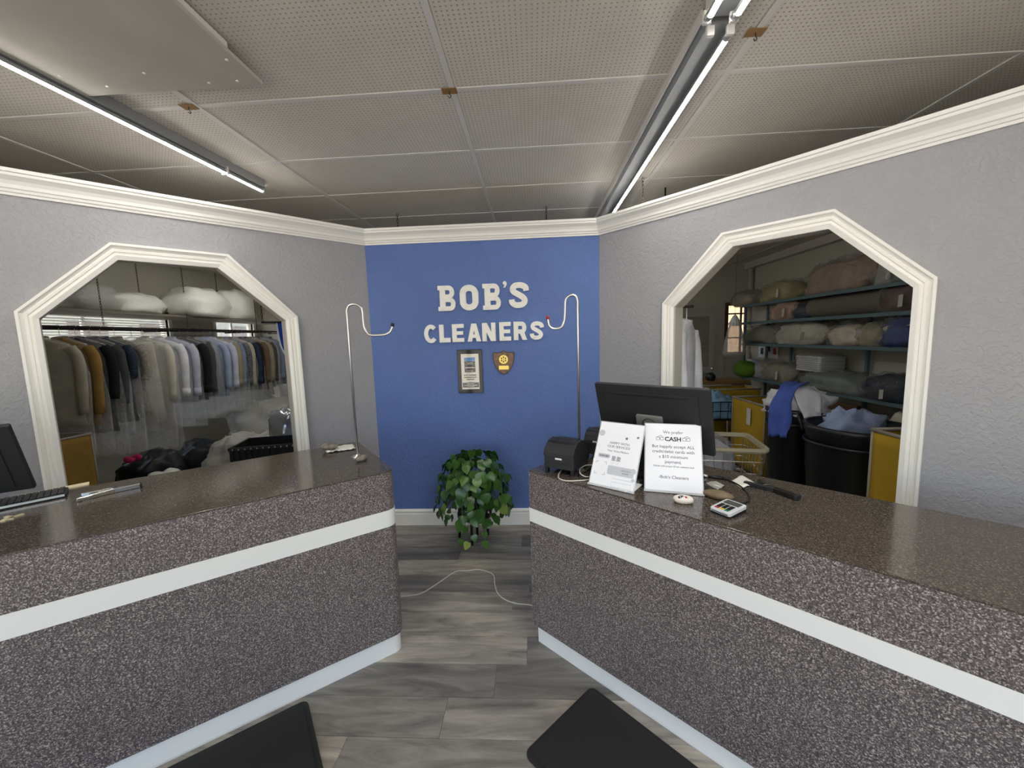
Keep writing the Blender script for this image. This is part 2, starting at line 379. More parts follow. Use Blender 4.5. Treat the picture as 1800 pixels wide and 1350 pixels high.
for k in range(-7, 9):
    y0 = GY+k*GSY
    if y0 < yb: MB().box(xa, xb, y0-.011, y0+.011, CEIL-.0035, CEIL+.01).build('grid_bar', GRID, ce)

# outer shell
def holed(name, M_, ln, h, holes, th, m):
    """wall with rectangular holes: local x along, y up, z out"""
    mb = MB(); xs = sorted(set([0, ln]+[q for a in holes for q in a[:2]])); ys = sorted(set([0, h]+[q for a in holes for q in a[2:]]))
    for i in range(len(xs)-1):
        for k in range(len(ys)-1):
            mx_, my_ = (xs[i]+xs[i+1])/2, (ys[k]+ys[k+1])/2
            if any(a[0] < mx_ < a[1] and a[2] < my_ < a[3] for a in holes): continue
            mb.box(xs[i], xs[i+1], ys[k], ys[k+1], -th, 0, M_)
    return struct(name, mb, m)
H_ = CEIL+.05
X1, Y1 = Vector((1, 0, 0)), Vector((0, 1, 0))
MF = axes((ROOM_XL, ROOM_YF, 0), X1, ZU, Y1)
bays = [(.3+i*1.64, .3+i*1.64+1.56, SILL, HEAD) for i in range(5)]
holed('wall_front', MF, ROOM_XR-ROOM_XL, H_, bays, .12, GREY)
MLW = axes((ROOM_XL, ROOM_YF, 0), Y1, ZU, X1)
wl = [(3.3-ROOM_YF, 5.28-ROOM_YF, .95, 2.0), (6.1-ROOM_YF, 6.95-ROOM_YF, .95, 2.0)]
holed('wall_side_left', MLW, ROOM_YB-ROOM_YF, H_, wl, .12, BACKW)
holed('wall_side_right', axes((ROOM_XR, ROOM_YF, 0), Y1, ZU, -X1), ROOM_YB-ROOM_YF, H_, [], .12, BACKW)
MBW = axes((ROOM_XL, ROOM_YB, 0), X1, ZU, -Y1)
_a, _b = aty(1280, 540, ROOM_YB), aty(1313, 600, ROOM_YB)
holed('wall_back', MBW, ROOM_XR-ROOM_XL, H_, [(_a.x-ROOM_XL, _b.x-ROOM_XL+.05, 1.2, 2.0)], .12, BACKW)
struct('ground_pavement', MB().box(-40, 40, -60, ROOM_YF-.12, -.12, -.02).box(-40, ROOM_XL-.3, ROOM_YF, 60, -.12, -.02), PAVE)

# ================================================================== COUNTERS
HL, HR = .945, .915
def counter(name, label, corner, ang, depth, length, h, side, rad, recess, stripe):
    """local: x along the front away from the gap, y backwards, z up"""
    u = Vector((math.cos(ang), math.sin(ang), 0)); wv = Vector((-u.y, u.x, 0))
    if wv.y < 0: wv = -wv
    M_ = axes((corner[0], corner[1], 0), u, wv, ZU)
    t = thing(name, label, 'counter', M=M_ if u.cross(wv).z > 0 else axes((corner[0], corner[1], 0), u, wv, ZU))
    def plan(e, r):
        r = max(r-e, .003)
        a = [(e+r-r*math.cos(math.radians(q)), e+r-r*math.sin(math.radians(q))) for q in range(0, 91, 10)]
        p = a+[(length, e), (length, depth), (e, depth)]
        return p
    z0, z1 = stripe
    MB().prism(plan(recess, rad), 0, .10).build('toe_kick', WHITE, t)
    MB().prism(plan(0, rad), .10, z0).build('lower_panel', LAM, t)
    MB().prism(plan(-.002, rad), z0, z1).build('stripe', WHITE, t)
    MB().prism(plan(0, rad), z1, h-.007).build('upper_panel', LAM, t)
    MB().prism(plan(-.001, rad), h-.007, h).build('countertop', TOPM, t, bevel=.0015)
    return t, M_
cLc, cRc = (-.680, 1.832), (-.037, 1.895)
aL, aR = math.radians(-142.1), math.radians(-42.1)
UL = Vector((math.cos(aL), math.sin(aL), 0)); NFL = Vector((-UL.y, UL.x, 0))
UR = Vector((math.cos(aR), math.sin(aR), 0)); NFR = Vector((-UR.y, UR.x, 0))
sl = [pln(300, q, (cLc[0], cLc[1], 0), NFL).z for q in (1039, 1001)]
sr = [pln(1500, q, (cRc[0], cRc[1], 0), NFR).z for q in (1148, 1107)]
ctL, MCL = counter('service_counter', 'speckled brown service counter with rounded end, carrying the stapler and napkin', cLc, aL, .71, 2.45, HL, -1, .055, .012, sl)
ctR, MCR = counter('service_counter', 'speckled brown service counter carrying the two paper signs and printers', cRc, aR, .60, 2.45, HR, 1, .004, .02, sr)

# floor mats
def floor_mat(label, e0, e1, u, ln):
    a = atz(*e0, .016); b = atz(*e1, .016); v = (b-a); d = v.length; v.normalize()
    M_ = axes((a.x, a.y, 0), u, v, u.cross(v))
    s = 1 if u.cross(v).z > 0 else -1
    t = thing('floor_mat', label, 'mat', M=M_)
    w_ = max(d, .42)
    MB().prism(rrect(0, ln, 0, w_, .03), 0, s*.012).build('mat_base', RUB, t, bevel=.004)
    MB().prism(rrect(.02, ln-.02, .02, w_-.02, .02), s*.012, s*.016).build('mat_top', RUB, t, bevel=.003)
floor_mat('black rubber floor mat lying before the counter with the stapler', (540, 1226), (571, 1350), UL, 1.3)
floor_mat('black rubber floor mat lying before the counter with the signs', (1040, 1203), (925, 1302), UR, 1.3)

# ================================================================== CEILING THINGS
def tube_lamp(parent, x, y0, y1, z, r=.0125, dx=0., name='led_tube'):
    hf = lambda xx, yy, a0, a1: [(xx+r*math.cos(math.radians(a0+(a1-a0)*k/8)), yy, z+r*math.sin(math.radians(a0+(a1-a0)*k/8))) for k in range(9)]
    o = MB().rings([hf(x, y0, -35, 215), hf(x+dx, y1, -35, 215)]).build(name, HOUS, parent, smooth=False)      # aluminium back of the tube
    MB().rings([hf(x, y0, 215, 325), hf(x+dx, y1, 215, 325)]).build('diffuser', GLOW, o)                     # it shines downwards only
    for yy, xx in ((y0, x), (y1, x+dx)):
        s = -1 if yy == y0 else 1
        MB().tube([(xx, yy-s*.012, z), (xx, yy+s*.012, z)], r*1.12, 12).build('end_cap', METAL, o, smooth=True)
    return o
t = thing('ceiling_light', 'single bright tube lamp running beside the flat ceiling board', 'lamp', (0, 0, 2.62))
a, b = atz(0, 105, 2.62), atz(462, 335, 2.62); d = (b-a)/(b.y-a.y)
q = a+d*(.36-a.y)
o = tube_lamp(t, q.x, q.y, b.y, 0, .014, b.x-q.x)
MB().rings([[(q.x+(b.x-q.x)*k-.018, q.y+(b.y-q.y)*k, zz) if sd_ == 0 else (q.x+(b.x-q.x)*k+.018, q.y+(b.y-q.y)*k, zz) for sd_, zz in ((0, .016), (1, .016), (1, .068), (0, .068))] for k in (0, 1)]).build('mounting_rail', HOUS, t)
for k in (.4, .87): MB().box(q.x+(b.x-q.x)*k-.02, q.x+(b.x-q.x)*k+.02, q.y+(b.y-q.y)*k-.006, q.y+(b.y-q.y)*k+.006, -.018, .03).build('clip', GRID, t)
HX0, HX1 = .628, .752
for lab, y0, y1, tubes in (('long grey lamp channel with one lit tube, above the blue wall', 1.58, 4.02, [(.728, 1)]),
                           ('grey lamp channel with two lit tubes at the top of the picture', -.9, 1.545, [(.622, 1), (.712, 1)])):
    t = thing('ceiling_light', lab, 'lamp', (0, 0, 2.62))
    h = MB().prism([(HX0, 0), (HX0+.02, -.02), (HX1-.02, -.02), (HX1, 0), (HX1, .028), (HX0, .028)], 0, y1-y0, Matrix(((1, 0, 0, 0), (0, 0, 1, y0), (0, 1, 0, .04), (0, 0, 0, 1))))
    h.build('housing', HOUS, t)
    MB().box(HX0-.006, HX0, y0, y1, .03, .072).build('side_flange', GRID, t)
    for tx, _ in tubes:
        tube_lamp(t, tx, y0+.03, y1-.03, 0, .0125)
        for yy in (y0+.012, y1-.012):
            MB().box(tx-.014, tx+.014, yy-.008, yy+.008, -.012, .03).build('socket', TRIM, t, bevel=.003)
    if len(tubes) == 1:
        for yy in (y0+.012, y1-.012): MB().box(.645, .672, yy-.008, yy+.008, -.012, .03).build('socket', TRIM, t, bevel=.003)
t = thing('ceiling_light', 'tube lamp of the workroom behind the blue wall', 'lamp', (0, 0, 2.62))
MB().box(-.36, -.24, 4.6, 7.0, .02, .068).build('housing', HOUS, t); tube_lamp(t, -.33, 4.63, 6.97, 0); tube_lamp(t, -.27, 4.63, 6.97, 0)
t = thing('ceiling_light', 'tube lamp of the workroom over the garment rail', 'lamp', (0, 0, 2.62))
MB().box(-3.46, -3.34, 3.6, 5.9, .02, .068).build('housing', HOUS, t); tube_lamp(t, -3.40, 3.63, 5.87, 0)
# the flat board fixed under the ceiling
t = thing('ceiling_board', 'flat painted board fixed under the perforated ceiling tiles', 'board', (0, 0, CEIL))
MB().box(-1.90, -1.095, .35, 1.735, -.052, -.036).build('board', BOARD, t, bevel=.002)
MB().box(-1.12, -1.10, .4, 1.55, -.036, -.012).build('batten', GRID, t); MB().box(-1.86, -1.84, .4, 1.6, -.036, -.012).build('batten', GRID, t)
for x_, y_ in ((-1.13, 1.58), (-1.18, 1.70), (-1.3, 1.70), (-1.5, 1.62), (-1.72, 1.68), (-1.83, 1.6), (-1.12, 1.2)):
    MB().lathe([(.006, 0), (.005, -.002), (0, -.003)], 8, Matrix.Translation((x_, y_, -.052))).build('screw_head', TRIM, t)
for lab, p in (('brown metal hook plate on the ceiling grid, above the letters', (790, 160)), ('brown metal hook plate on the ceiling grid beside the flat board', (332, 188)), ('brown taped hook plate on the ceiling grid near the two-tube lamp', (1328, 57))):
    c = atz(*p, CEIL-.006); t = thing('ceiling_hook', lab, 'hook', c)
    MB().box(-.034, .034, -.022, .022, -.001, .002).build('plate', KRAFT, t)
    MB().tube(smoothpath([(0, 0, 0), (0, -.002, -.012), (.006, 0, -.022), (0, .004, -.027), (-.006, 0, -.021)], 4), .0018, 6).build('hook_wire', DMETAL, t)

# chains
_lk = None
def chain(label, p, z0, z1, group='hanging chains', name='chain'):
    global _lk
    pitch = .026; n = max(2, int((z0-z1)/pitch)); mb = MB()
    ell = [(.0065*math.cos(2*PI*k/8), 0, .017*math.sin(2*PI*k/8)) for k in range(8)]
    for i in range(n):
        M_ = Matrix.Translation((0, 0, -i*pitch-.014)) @ Matrix.Rotation((i % 2)*PI/2+.3, 4, 'Z')
        mb.tube(ell+[ell[0]], .0022, 4, M_, caps=False)
    o = mb.build(name, CHAINM); o.location = (p[0], p[1], z0); return tag(o, label, 'chain', group)
for k, (px, py) in enumerate([(698, 375), (960, 362), (1130, 312)]):
    c = atz(px, py, CEIL)
    chain(['dark chain hanging from the ceiling behind the blue wall, above the first B', 'dark chain hanging from the ceiling behind the blue wall, beside the long lamp', 'dark chain hanging behind the wall just beyond the long lamp'][k], (c.x, c.y), CEIL, 1.9)

# ================================================================== BLUE WALL: letters, plaques
def stroke(mb, path, w_, d0, d1, M=None):
    """a thick line in the x-y plane, extruded in z"""
    P = [Vector((x, y, 0)) for x, y in path]; L_, R_ = [], []
    for i, p in enumerate(P):
        t = (P[min(i+1, len(P)-1)]-P[max(i-1, 0)]).normalized(); n = Vector((-t.y, t.x, 0))*w_*.5
        L_.append(p+n); R_.append(p-n)
    mb.rings([[(a.x, a.y, d0), (b.x, b.y, d0), (b.x, b.y, d1), (a.x, a.y, d1)] for a, b in zip(L_, R_)], M=M)
def glyph(ch, W, H):
    """heavy cut-out capitals in a W x H box"""
    m = MB(); T = .018; k = W*.30 if ch != 'O' else W*.33; e = H*.26
    tk = [T]
    def T_(): tk[0] += .0005; return tk[0]
    bx = lambda x0, x1, y0, y1: m.box(x0, x1, y0, y1, 0, T_())
    if ch == 'B':
        bx(.1*W, .1*W+k*1.05, 0, H); bx(0, .2*W, 0, .17*H); bx(0, .2*W, .83*H, H)
        for y0, y1, r in ((0, .53*H, 0), (.47*H, H, .05*W)):
            xr = W-k*.5-r; yy0, yy1 = y0+e*.35, y1-e*.35; q = (yy1-yy0)/2
            stroke(m, [(.15*W, yy0)]+arc(xr-q*.7, (yy0+yy1)/2, q*.7, -90, 90, 10, q)+[(.15*W, yy1)], e*.70, 0, T_())
    elif ch == 'O':
        po, pi_ = rrect(0, W, 0, H, W*.47, 8), rrect(k, W-k, k*.95, H-k*.95, (W*.5-k)*.9, 8); m.rings([[(x, y, z) for x, y in q] for q, z in ((po, 0), (po, T), (pi_, T), (pi_, 0))], False, False)
    elif ch == 'S':
        a, b = W/2, H
        pts = [(W*.9, H*.66), (W*.86, H*.80), (W*.66, H*.875), (W*.5, H*.885), (W*.32, H*.865), (W*.19, H*.76), (W*.24, H*.64), (W*.5, H*.52), (W*.74, H*.40), (W*.82, H*.27), (W*.70, H*.15), (W*.5, H*.115), (W*.30, H*.13), (W*.15, H*.22), (W*.12, H*.34)]
        stroke(m, [(p.x, p.y) for p in smoothpath([(x, y, 0) for x, y in pts], 4)], H*.225, 0, T_())
    elif ch == 'C':
        stroke(m, arc(W*.52, H*.5, W*.52-k/2, 42, 318, 22, H*.5-k*.45), k, 0, T_())
    elif ch == 'L': bx(0, W*.40, 0, H); bx(0, W, 0, H*.25)
    elif ch == 'E':
        bx(0, W*.38, 0, H); bx(0, W, 0, H*.22); bx(0, W*.93, H*.40, H*.60); bx(0, W, H*.78, H)
    elif ch == 'A':
        for s in (0, 1):
            q = [(0, 0), (W*.33, 0), (W*.60, H), (W*.32, H)]; q = q if s == 0 else [(W-x, y) for x, y in q][::-1]; m.prism(q, 0, T_())
        bx(W*.25, W*.75, H*.20, H*.40)
    elif ch == 'N':
        bx(0, W*.32, 0, H); bx(W*.68, W, 0, H); m.prism([(0, H), (W*.64, 0), (W, 0), (W*.36, H)], 0, T_())
    elif ch == 'R':
        bx(0, W*.35, 0, H); yy0, yy1 = H*.46, H*.88; q = (yy1-yy0)/2
        stroke(m, [(.1*W, yy0)]+arc(W*.80-q*.6, (yy0+yy1)/2, q*.62, -90, 90, 10, q)+[(.1*W, yy1)], H*.23, 0, T_())
        m.prism([(W*.38, H*.5), (W*.66, 0), (W, 0), (W*.76, H*.5)], 0, T_())
    elif ch == "'":
        m.prism(arc(W*.5, H*.68, W*.45, 0, 180, 10)+[(W*.08, H*.55), (W*.45, H*.45), (W*.15, 0), (W*.55, .02*H), (W*.9, H*.4)], 0, T_())
    return m
LET = [('B', 280, 455, 180, 430, 'white cut-out letter B, the first letter of BOB\'S'), ('O', 495, 680, 172, 425, 'white cut-out letter O in BOB\'S'), ('B', 722, 905, 160, 418, 'white cut-out letter B, second B of BOB\'S, beside the apostrophe'),
       ("'", 918, 962, 135, 200, 'white cut-out apostrophe in BOB\'S'), ('S', 985, 1172, 145, 402, 'white cut-out letter S ending the word BOB\'S'),
       ('C', 143, 272, 568, 747, 'white cut-out letter C beginning the word CLEANERS'), ('L', 293, 403, 565, 742, 'white cut-out letter L in CLEANERS'), ('E', 420, 537, 560, 738, 'white cut-out letter E between L and A in CLEANERS'),
       ('A', 570, 703, 555, 733, 'white cut-out letter A in CLEANERS'), ('N', 717, 850, 547, 730, 'white cut-out letter N in CLEANERS'), ('E', 887, 1002, 540, 725, 'white cut-out letter E between N and R in CLEANERS'),
       ('R', 1028, 1160, 535, 718, 'white cut-out letter R in CLEANERS'), ('S', 1192, 1322, 533, 715, 'white cut-out letter S ending the word CLEANERS')]
for ch, x0, x1, y0, y1, lab in LET:
    cxp = (x0+x1)/2
    a = aty(720+x0/5.625, 470+((y0+y1)/2)/5.625, D-.018); b = aty(720+x1/5.625, 470+((y0+y1)/2)/5.625, D-.018)
    tp = aty(720+cxp/5.625, 470+y0/5.625, D-.018).z; bt = aty(720+cxp/5.625, 470+y1/5.625, D-.018).z
    o = glyph(ch, b.x-a.x, tp-bt).build('wall_letter', LETTER)
    o.matrix_world = axes((a.x, D, bt), X1, ZU, -Y1); tag(o, lab, 'letter', 'letters of the wall sign')
# framed certificate: glossy black plaque
a, b = aty(803.5, 615, D), aty(850, 690, D); W_, H2 = b.x-a.x, a.z-b.z
t = thing('award_plaque', 'glossy black award plaque with a printed certificate under CLEANERS', 'plaque', M=axes((a.x, D, b.z), X1, ZU, -Y1))
MB().box(0, W_, 0, H2, 0, .012).build('backing', ACRY, t, bevel=.002)
px0, px1, py0, py1 = W_*.15, W_*.86, H2*.09, H2*.90
ct = MB().box(px0, px1, py0, py1, .012, .0135).build('certificate', CERT, t)
fx = lambda q: px0+(px1-px0)*q
fy = lambda q: py0+(py1-py0)*q
MB().box(fx(.18), fx(.80), fy(.80), fy(.90), .0135, .0139).build('blue_box', CBLUE, ct)
MB().box(fx(.18), fx(.80), fy(.48), fy(.795), .0135, .0139).build('black_box', CBLK, ct)
MB().box(fx(.04), fx(.97), fy(.05), fy(.19), .0135, .0139).build('black_band', CBLK, ct)
text('- 2025 -', .026, CERT, ct, fx(.49), fy(.705), .0142)
for q, w_, h_ in ((.60, .30, .05), (.53, .20, .012), (.505, .2, .012)): MB().box(fx(.49-w_*.9), fx(.49+w_*.9), fy(q), fy(q+h_*.5), .0139, .0141).build('print_line', CERT, ct)
text("BOB'S CLEANERS", .0135, BINK, ct, fx(.49), fy(.385), .0137, off=.0004)
for q, w_ in ((.33, .36), (.27, .22)): MB().box(fx(.49-w_), fx(.49+w_), fy(q), fy(q+.018), .0135, .0138).build('print_line', BINK, ct)
for q, w_ in ((.145, .2), (.105, .38), (.07, .2)): MB().box(fx(.5-w_), fx(.5+w_), fy(q), fy(q+.016), .0139, .0141).build('print_line', CERT, ct)
# wooden shield
a, b, c_, tp = aty(866, 620, D), aty(904, 620, D), aty(885, 659, D), aty(885, 615.5, D)
W_, H2 = b.x-a.x, tp.z-c_.z
t = thing('shield_plaque', 'wooden shield plaque with a golden gear emblem beside the award', 'plaque', M=axes(((a.x+b.x)/2, D, c_.z), X1, ZU, -Y1))
def shield(s):
    h = W_/2*s; cy0 = H2*.5
    R_ = [(0, H2*1.0), (.18*h/1, H2*.945), (.5*h, H2*.915), (.98*h, H2*.925), (h, H2*.80), (.96*h, H2*.58), (.80*h, H2*.34), (.50*h, H2*.14), (0, 0)]
    R_ = [(x, cy0+(y-cy0)*s) for x, y in R_]
    return R_+[(-x, y) for x, y in R_[1:-1][::-1]]
MB().prism(shield(1.0)[::-1], 0, .010).build('shield_edge', DWOOD, t)
MB().prism(shield(.93)[::-1], .010, .014).build('shield_face', WALN, t)
g = MB(); cyg = H2*.63; R1 = W_*.195
teeth = [(0+(R1*(1.1 if (k//2) % 2 else .97))*math.cos(2*PI*k/96), cyg+(R1*(1.1 if (k//2) % 2 else .97))*math.sin(2*PI*k/96)) for k in range(96)]
inn = [(R1*.70*math.cos(2*PI*k/96), cyg+R1*.70*math.sin(2*PI*k/96)) for k in range(96)]
g.rings([[(*p, .014) for p in teeth], [(*p, .018) for p in teeth], [(*p, .018) for p in inn], [(*p, .014) for p in inn]], False, False)
em = g.build('gear_emblem', GOLDP, t)
sp_ = MB()
for k in range(6):
    an = math.radians(60*k); stroke(sp_, [(R1*.12*math.cos(an), cyg+R1*.12*math.sin(an)), (R1*.74*math.cos(an), cyg+R1*.74*math.sin(an))], R1*.2, .014, .0175)
sp_.lathe([(R1*.26, .014), (R1*.26, .0178), (R1*.1, .0178), (R1*.1, .014)], 16, Matrix.Translation((0, cyg, 0))); sp_.build('spokes', GOLDP, em)
MB().box(-W_*.225, W_*.225, H2*.225, H2*.38, .014, .0155).build('name_plate', GOLDP, t)

# ================================================================== PLANT
PC = Vector((-.47, 2.86, 0)); random.seed(5)
t = thing('plant_stand', 'black plant stand with slim legs under the trailing pothos', 'stand', PC)
for p in ((806, 944), (830, 958), (858, 939), (842, 930)):
    q = atz(*p, 0)-PC
    q = Vector((max(-.15, min(.15, q.x)), max(-.15, min(.16, q.y)), 0))
    MB().tube([(q.x, q.y, 0), (q.x*.9, q.y*.9, .27)], [.010, .013], 8).build('leg', BLACK, t, smooth=True)
MB().lathe([(.115, .24), (.13, .24), (.13, .262), (.115, .262), (.115, .24)], 24).build('ring', BLACK, t)
MB().box(-.125, .125, -.012, .012, .236, .246).box(-.012, .012, -.125, .125, .236, .246).build('cross_bar', BLACK, t)
t = thing('potted_pothos', 'bushy green pothos with heart-shaped leaves trailing from its pot', 'plant', PC+Vector((0, 0, .247)))
MB().lathe([(0, 0), (.085, 0), (.108, .17), (.112, .18), (.100, .18), (.096, .16), (0, .155)], 24).build('pot', POT, t, smooth=True)
def leafmesh(fold, curl):
    prof = [(0, 0), (.12, .34), (.22, .46), (.38, .48), (.58, .38), (.78, .21), (.93, .06), (1.0, 0)]
    vs = []; fs = []
    for i, (y, x) in enumerate(prof):
        zc = -curl*y*y; yb = y-(.10 if i in (1, 2) else 0)*(1 if i == 1 else .3)
        vs += [(-x, yb, zc+fold*x), (0, y, zc), (x, yb, zc+fold*x)]
    for i in range(len(prof)-1):
        a = i*3; fs += [(a, a+1, a+4, a+3), (a+1, a+2, a+5, a+4)]
    me = bpy.data.meshes.new('leaf'); me.from_pydata(vs, [], fs); me.update(); me.materials.append(LEAF)
    me.polygons.foreach_set('use_smooth', [True]*len(fs)); return me
LM = [leafmesh(.22, .18), leafmesh(.10, .30), leafmesh(.32, .10)]
def leaf(p, out, size, droop, parent):
    o = bpy.data.objects.new('leaf', random.choice(LM)); COL.objects.link(o); o.parent = parent
    n = (out*(.9)+Vector((0, 0, .35))+Vector((random.uniform(-.4, .4), random.uniform(-.4, .4), random.uniform(-.3, .3)))).normalized()
    d = Vector((out.x*.4+random.uniform(-.5, .5), out.y*.4+random.uniform(-.5, .5), -droop)); d = (d-n*d.dot(n)).normalized()
    x = d.cross(n); o.matrix_local = axes(p, x*size, d*size, n*size)
mbv = MB()
for k in range(280):
    a = random.uniform(0, 2*PI); h = random.random()**.9
    lv = .015+.455*h
    rad = .27*math.sqrt(max(.05, 1-((lv-.16)/.37)**2))*(random.uniform(.74, 1.06) if k % 4 else random.uniform(.3, .7))
    p = Vector((rad*math.cos(a)*1.0, rad*math.sin(a)*.80-.0, lv))
    if p.y > .235: p.y = .235
    out = Vector((math.cos(a), math.sin(a), .25 if lv > .25 else 0)); out.normalize()
    leaf(p, out, random.uniform(.055, .090), random.uniform(.5, 1.1), t)
for k in range(34):
    a = random.uniform(0, 2*PI); r_ = random.uniform(.08, .2)
    mbv.tube(smoothpath([(0, 0, .16), (r_*.5*math.cos(a), r_*.5*math.sin(a)*.8, .16+random.uniform(.08, .2)), (r_*1.1*math.cos(a), r_*1.1*math.sin(a)*.8, random.uniform(.02, .25))], 4), .0022, 5)
for px, py, yy in ((832, 940, 2.72), (852, 934, 2.74), (818, 925, 2.74), (852, 950, 2.72), (824, 953, 2.70), (812, 948, 2.71), (788, 905, 2.78), (862, 915, 2.8), (840, 905, 2.7), (826, 900, 2.68)):
    q = aty(px, py, yy)-t.location
    leaf(q, Vector((0, -1, .1)), random.uniform(.05, .085), .8, t)
    mbv.tube(smoothpath([(q.x*.6, -.1, .14), (q.x*.9, q.y*.9, .10), tuple(q)], 4), .002, 5)
mbv.build('vines', STEM, t, smooth=True)

# floor cable
P = [atz(*p, .004) for p in ((690, 1050), (712, 1048), (740, 1043), (770, 1025), (800, 1005), (822, 1003), (840, 1001), (858, 1005), (868, 1012), (870, 1028), (876, 1044), (890, 1055), (910, 1061), (930, 1063), (945, 1068))]
tag(MB().tube(smoothpath(P, 5), .0032, 6).build('floor_cable', CABLE, smooth=True), 'pale thin cable winding over the floor between the counters', 'cable')

# ================================================================== ON THE COUNTERS
def onL(p, dz=0.): v = atz(*p, HL+dz); return v
def onR(p, dz=0.): v = atz(*p, HR+dz); return v
# garment hook stands
def hook_stand(label, bx, by, z0, zt, sgn, pts, tipm):
    t = thing('garment_hook', label, 'hook stand', (bx, by, z0))
    MB().lathe([(0, 0), (.034, 0), (.034, .004), (.012, .008), (.009, .014), (0, .014)], 24).build('base_flange', METAL, t, smooth=True)
    P = [(0, 0, .008), (0, 0, pts[0][1]-z0-.06)]+[(x-bx, 0, z-z0) for x, z in pts]
    MB().tube([Vector(P[0])]+smoothpath(P[1:], 6), .0062, 12).build('bent_rod', METAL, t, smooth=True)
    e = Vector(P[-1]); d = (Vector(P[-1])-Vector(P[-2])).normalized()
    MB().tube([e-d*.006, e+d*.012], .0085, 10).build('end_cap', tipm, t, smooth=True)
    return t
hook_stand('bent steel garment hook stand with a dark tip, on the counter by the napkin', -.9635, 2.057, HL, 1.76, 1,
           [(-.9635, 1.70), (-.9635, 1.728), (-.950, 1.752), (-.922, 1.760), (-.894, 1.750), (-.881, 1.725), (-.879, 1.66), (-.874, 1.63), (-.855, 1.603), (-.83, 1.597), (-.79, 1.597), (-.765, 1.599), (-.742, 1.610), (-.729, 1.632), (-.726, 1.645)], BLACKM)
hook_stand('bent steel garment hook stand with a red tip, behind the printers', .230, 2.05, HR, 1.765, -1,
           [(.230, 1.70), (.230, 1.735), (.222, 1.757), (.203, 1.766), (.180, 1.757), (.169, 1.735), (.166, 1.68), (.162, 1.64), (.150, 1.612), (.135, 1.603), (.115, 1.601), (.099, 1.604), (.086, 1.618), (.081, 1.640), (.079, 1.655)], REDP)
# stones, napkin
def stone(name, label, c, rx, ry, rz, rot, m, seed, cat='stone'):
    o = blob(rx, ry, rz, seed, .06, 1.6, 20, 12, 1., .8).build(name, m, smooth=True); o.location = c; o.rotation_euler = (0, 0, rot); return tag(o, label, cat)
nk = onL((598, 790)); mb = MB(); G = 14; random.seed(3)
vs = [((i/G-.5)*.15+.006*math.sin(k*1.7), (k/G-.5)*.115+.005*math.sin(i*2.1), .004+.012*abs(noise.noise(Vector((i*.33, k*.37, 4))))+.006*abs(noise.noise(Vector((i*.9, k*.8, 9))))) for k in range(G+1) for i in range(G+1)]
fs = [(k*(G+1)+i, k*(G+1)+i+1, (k+1)*(G+1)+i+1, (k+1)*(G+1)+i) for k in range(G) for i in range(G)]
o = mb.add(vs, fs).build('paper_napkin', NAPK, smooth=True, solid=.001); o.location = nk; o.rotation_euler = (0, 0, .55); tag(o, 'crumpled white paper napkin on the counter beside the hook stand', 'napkin')
stone('river_stone', 'flat grey river stone resting on the white napkin', onL((580, 789), .012)+Vector((0, 0, .0)), .048, .036, .02, .5, STONE, 2)
stone('river_stone', 'small grey pebble leaning at the foot of the hook stand', onL((636, 810)), .024, .034, .018, -.5, STONE, 7)

def stapler(label, c, rz, mtop, mmet):
    t = thing('plier_stapler', label, 'stapler', c, rz)
    sd_ = Matrix(((1, 0, 0, 0), (0, 0, -1, 0), (0, 1, 0, 0), (0, 0, 0, 1)))     # profile in x-z, thickness in y
    def pr(name, poly, y0, y1, m): return MB().prism(poly, y0, y1, sd_).build(name, m, t, bevel=.0015)
    # a plier stapler lying on its side: two handles joined at a rivet, with a jaw
    MB().rings([[(x, y-w_, z0), (x, y+w_, z0), (x, y+w_, z1), (x, y-w_, z1)] for x, y, w_, z0, z1 in ((-.105, -.030, .008, .002, .016), (-.06, -.020, .009, .001, .018), (-.01, -.006, .010, 0, .020), (.015, 0, .010, 0, .020))]).build('handle', mtop, t, bevel=.002)
    MB().rings([[(x, y-w_, z0), (x, y+w_, z0), (x, y+w_, z1), (x, y-w_, z1)] for x, y, w_, z0, z1 in ((-.095, .036, .007, .003, .016), (-.05, .024, .008, .002, .017), (-.01, .010, .009, .001, .019), (.015, .004, .009, 0, .019))]).build('handle', mtop, t, bevel=.002)
    MB().box(.0, .088, -.012, .006, .0, .020).build('magazine', mmet, t, bevel=.002)
    MB().box(.010, .090, .010, .018, .002, .018).build('anvil_arm', mmet, t, bevel=.002)
    MB().box(.082, .094, -.012, .022, .002, .018).build('jaw', BLACKM, t, bevel=.002)
    MB().lathe([(.007, .0195), (.007, .0225), (0, .0225)], 12).build('rivet', CHROME, t)
    MB().tube(smoothpath([(-.05, -.012, .012), (-.03, .006, .020), (-.005, .008, .021)], 4), .002, 6).build('spring', CHROME, t)
    return t
a, b = onL((146, 877)), onL((248, 856)); stapler('chrome plier stapler lying on the counter by the keyboard', (a+b)/2, math.atan2((b-a).y, (b-a).x), CHROME, CHROME)
a, b = onR((1322, 851)), onR((1402, 880)); stapler('black-handled plier stapler lying beside the card reader', (a+b)/2, math.atan2((b-a).y, (b-a).x), BLACKM, DMETAL)

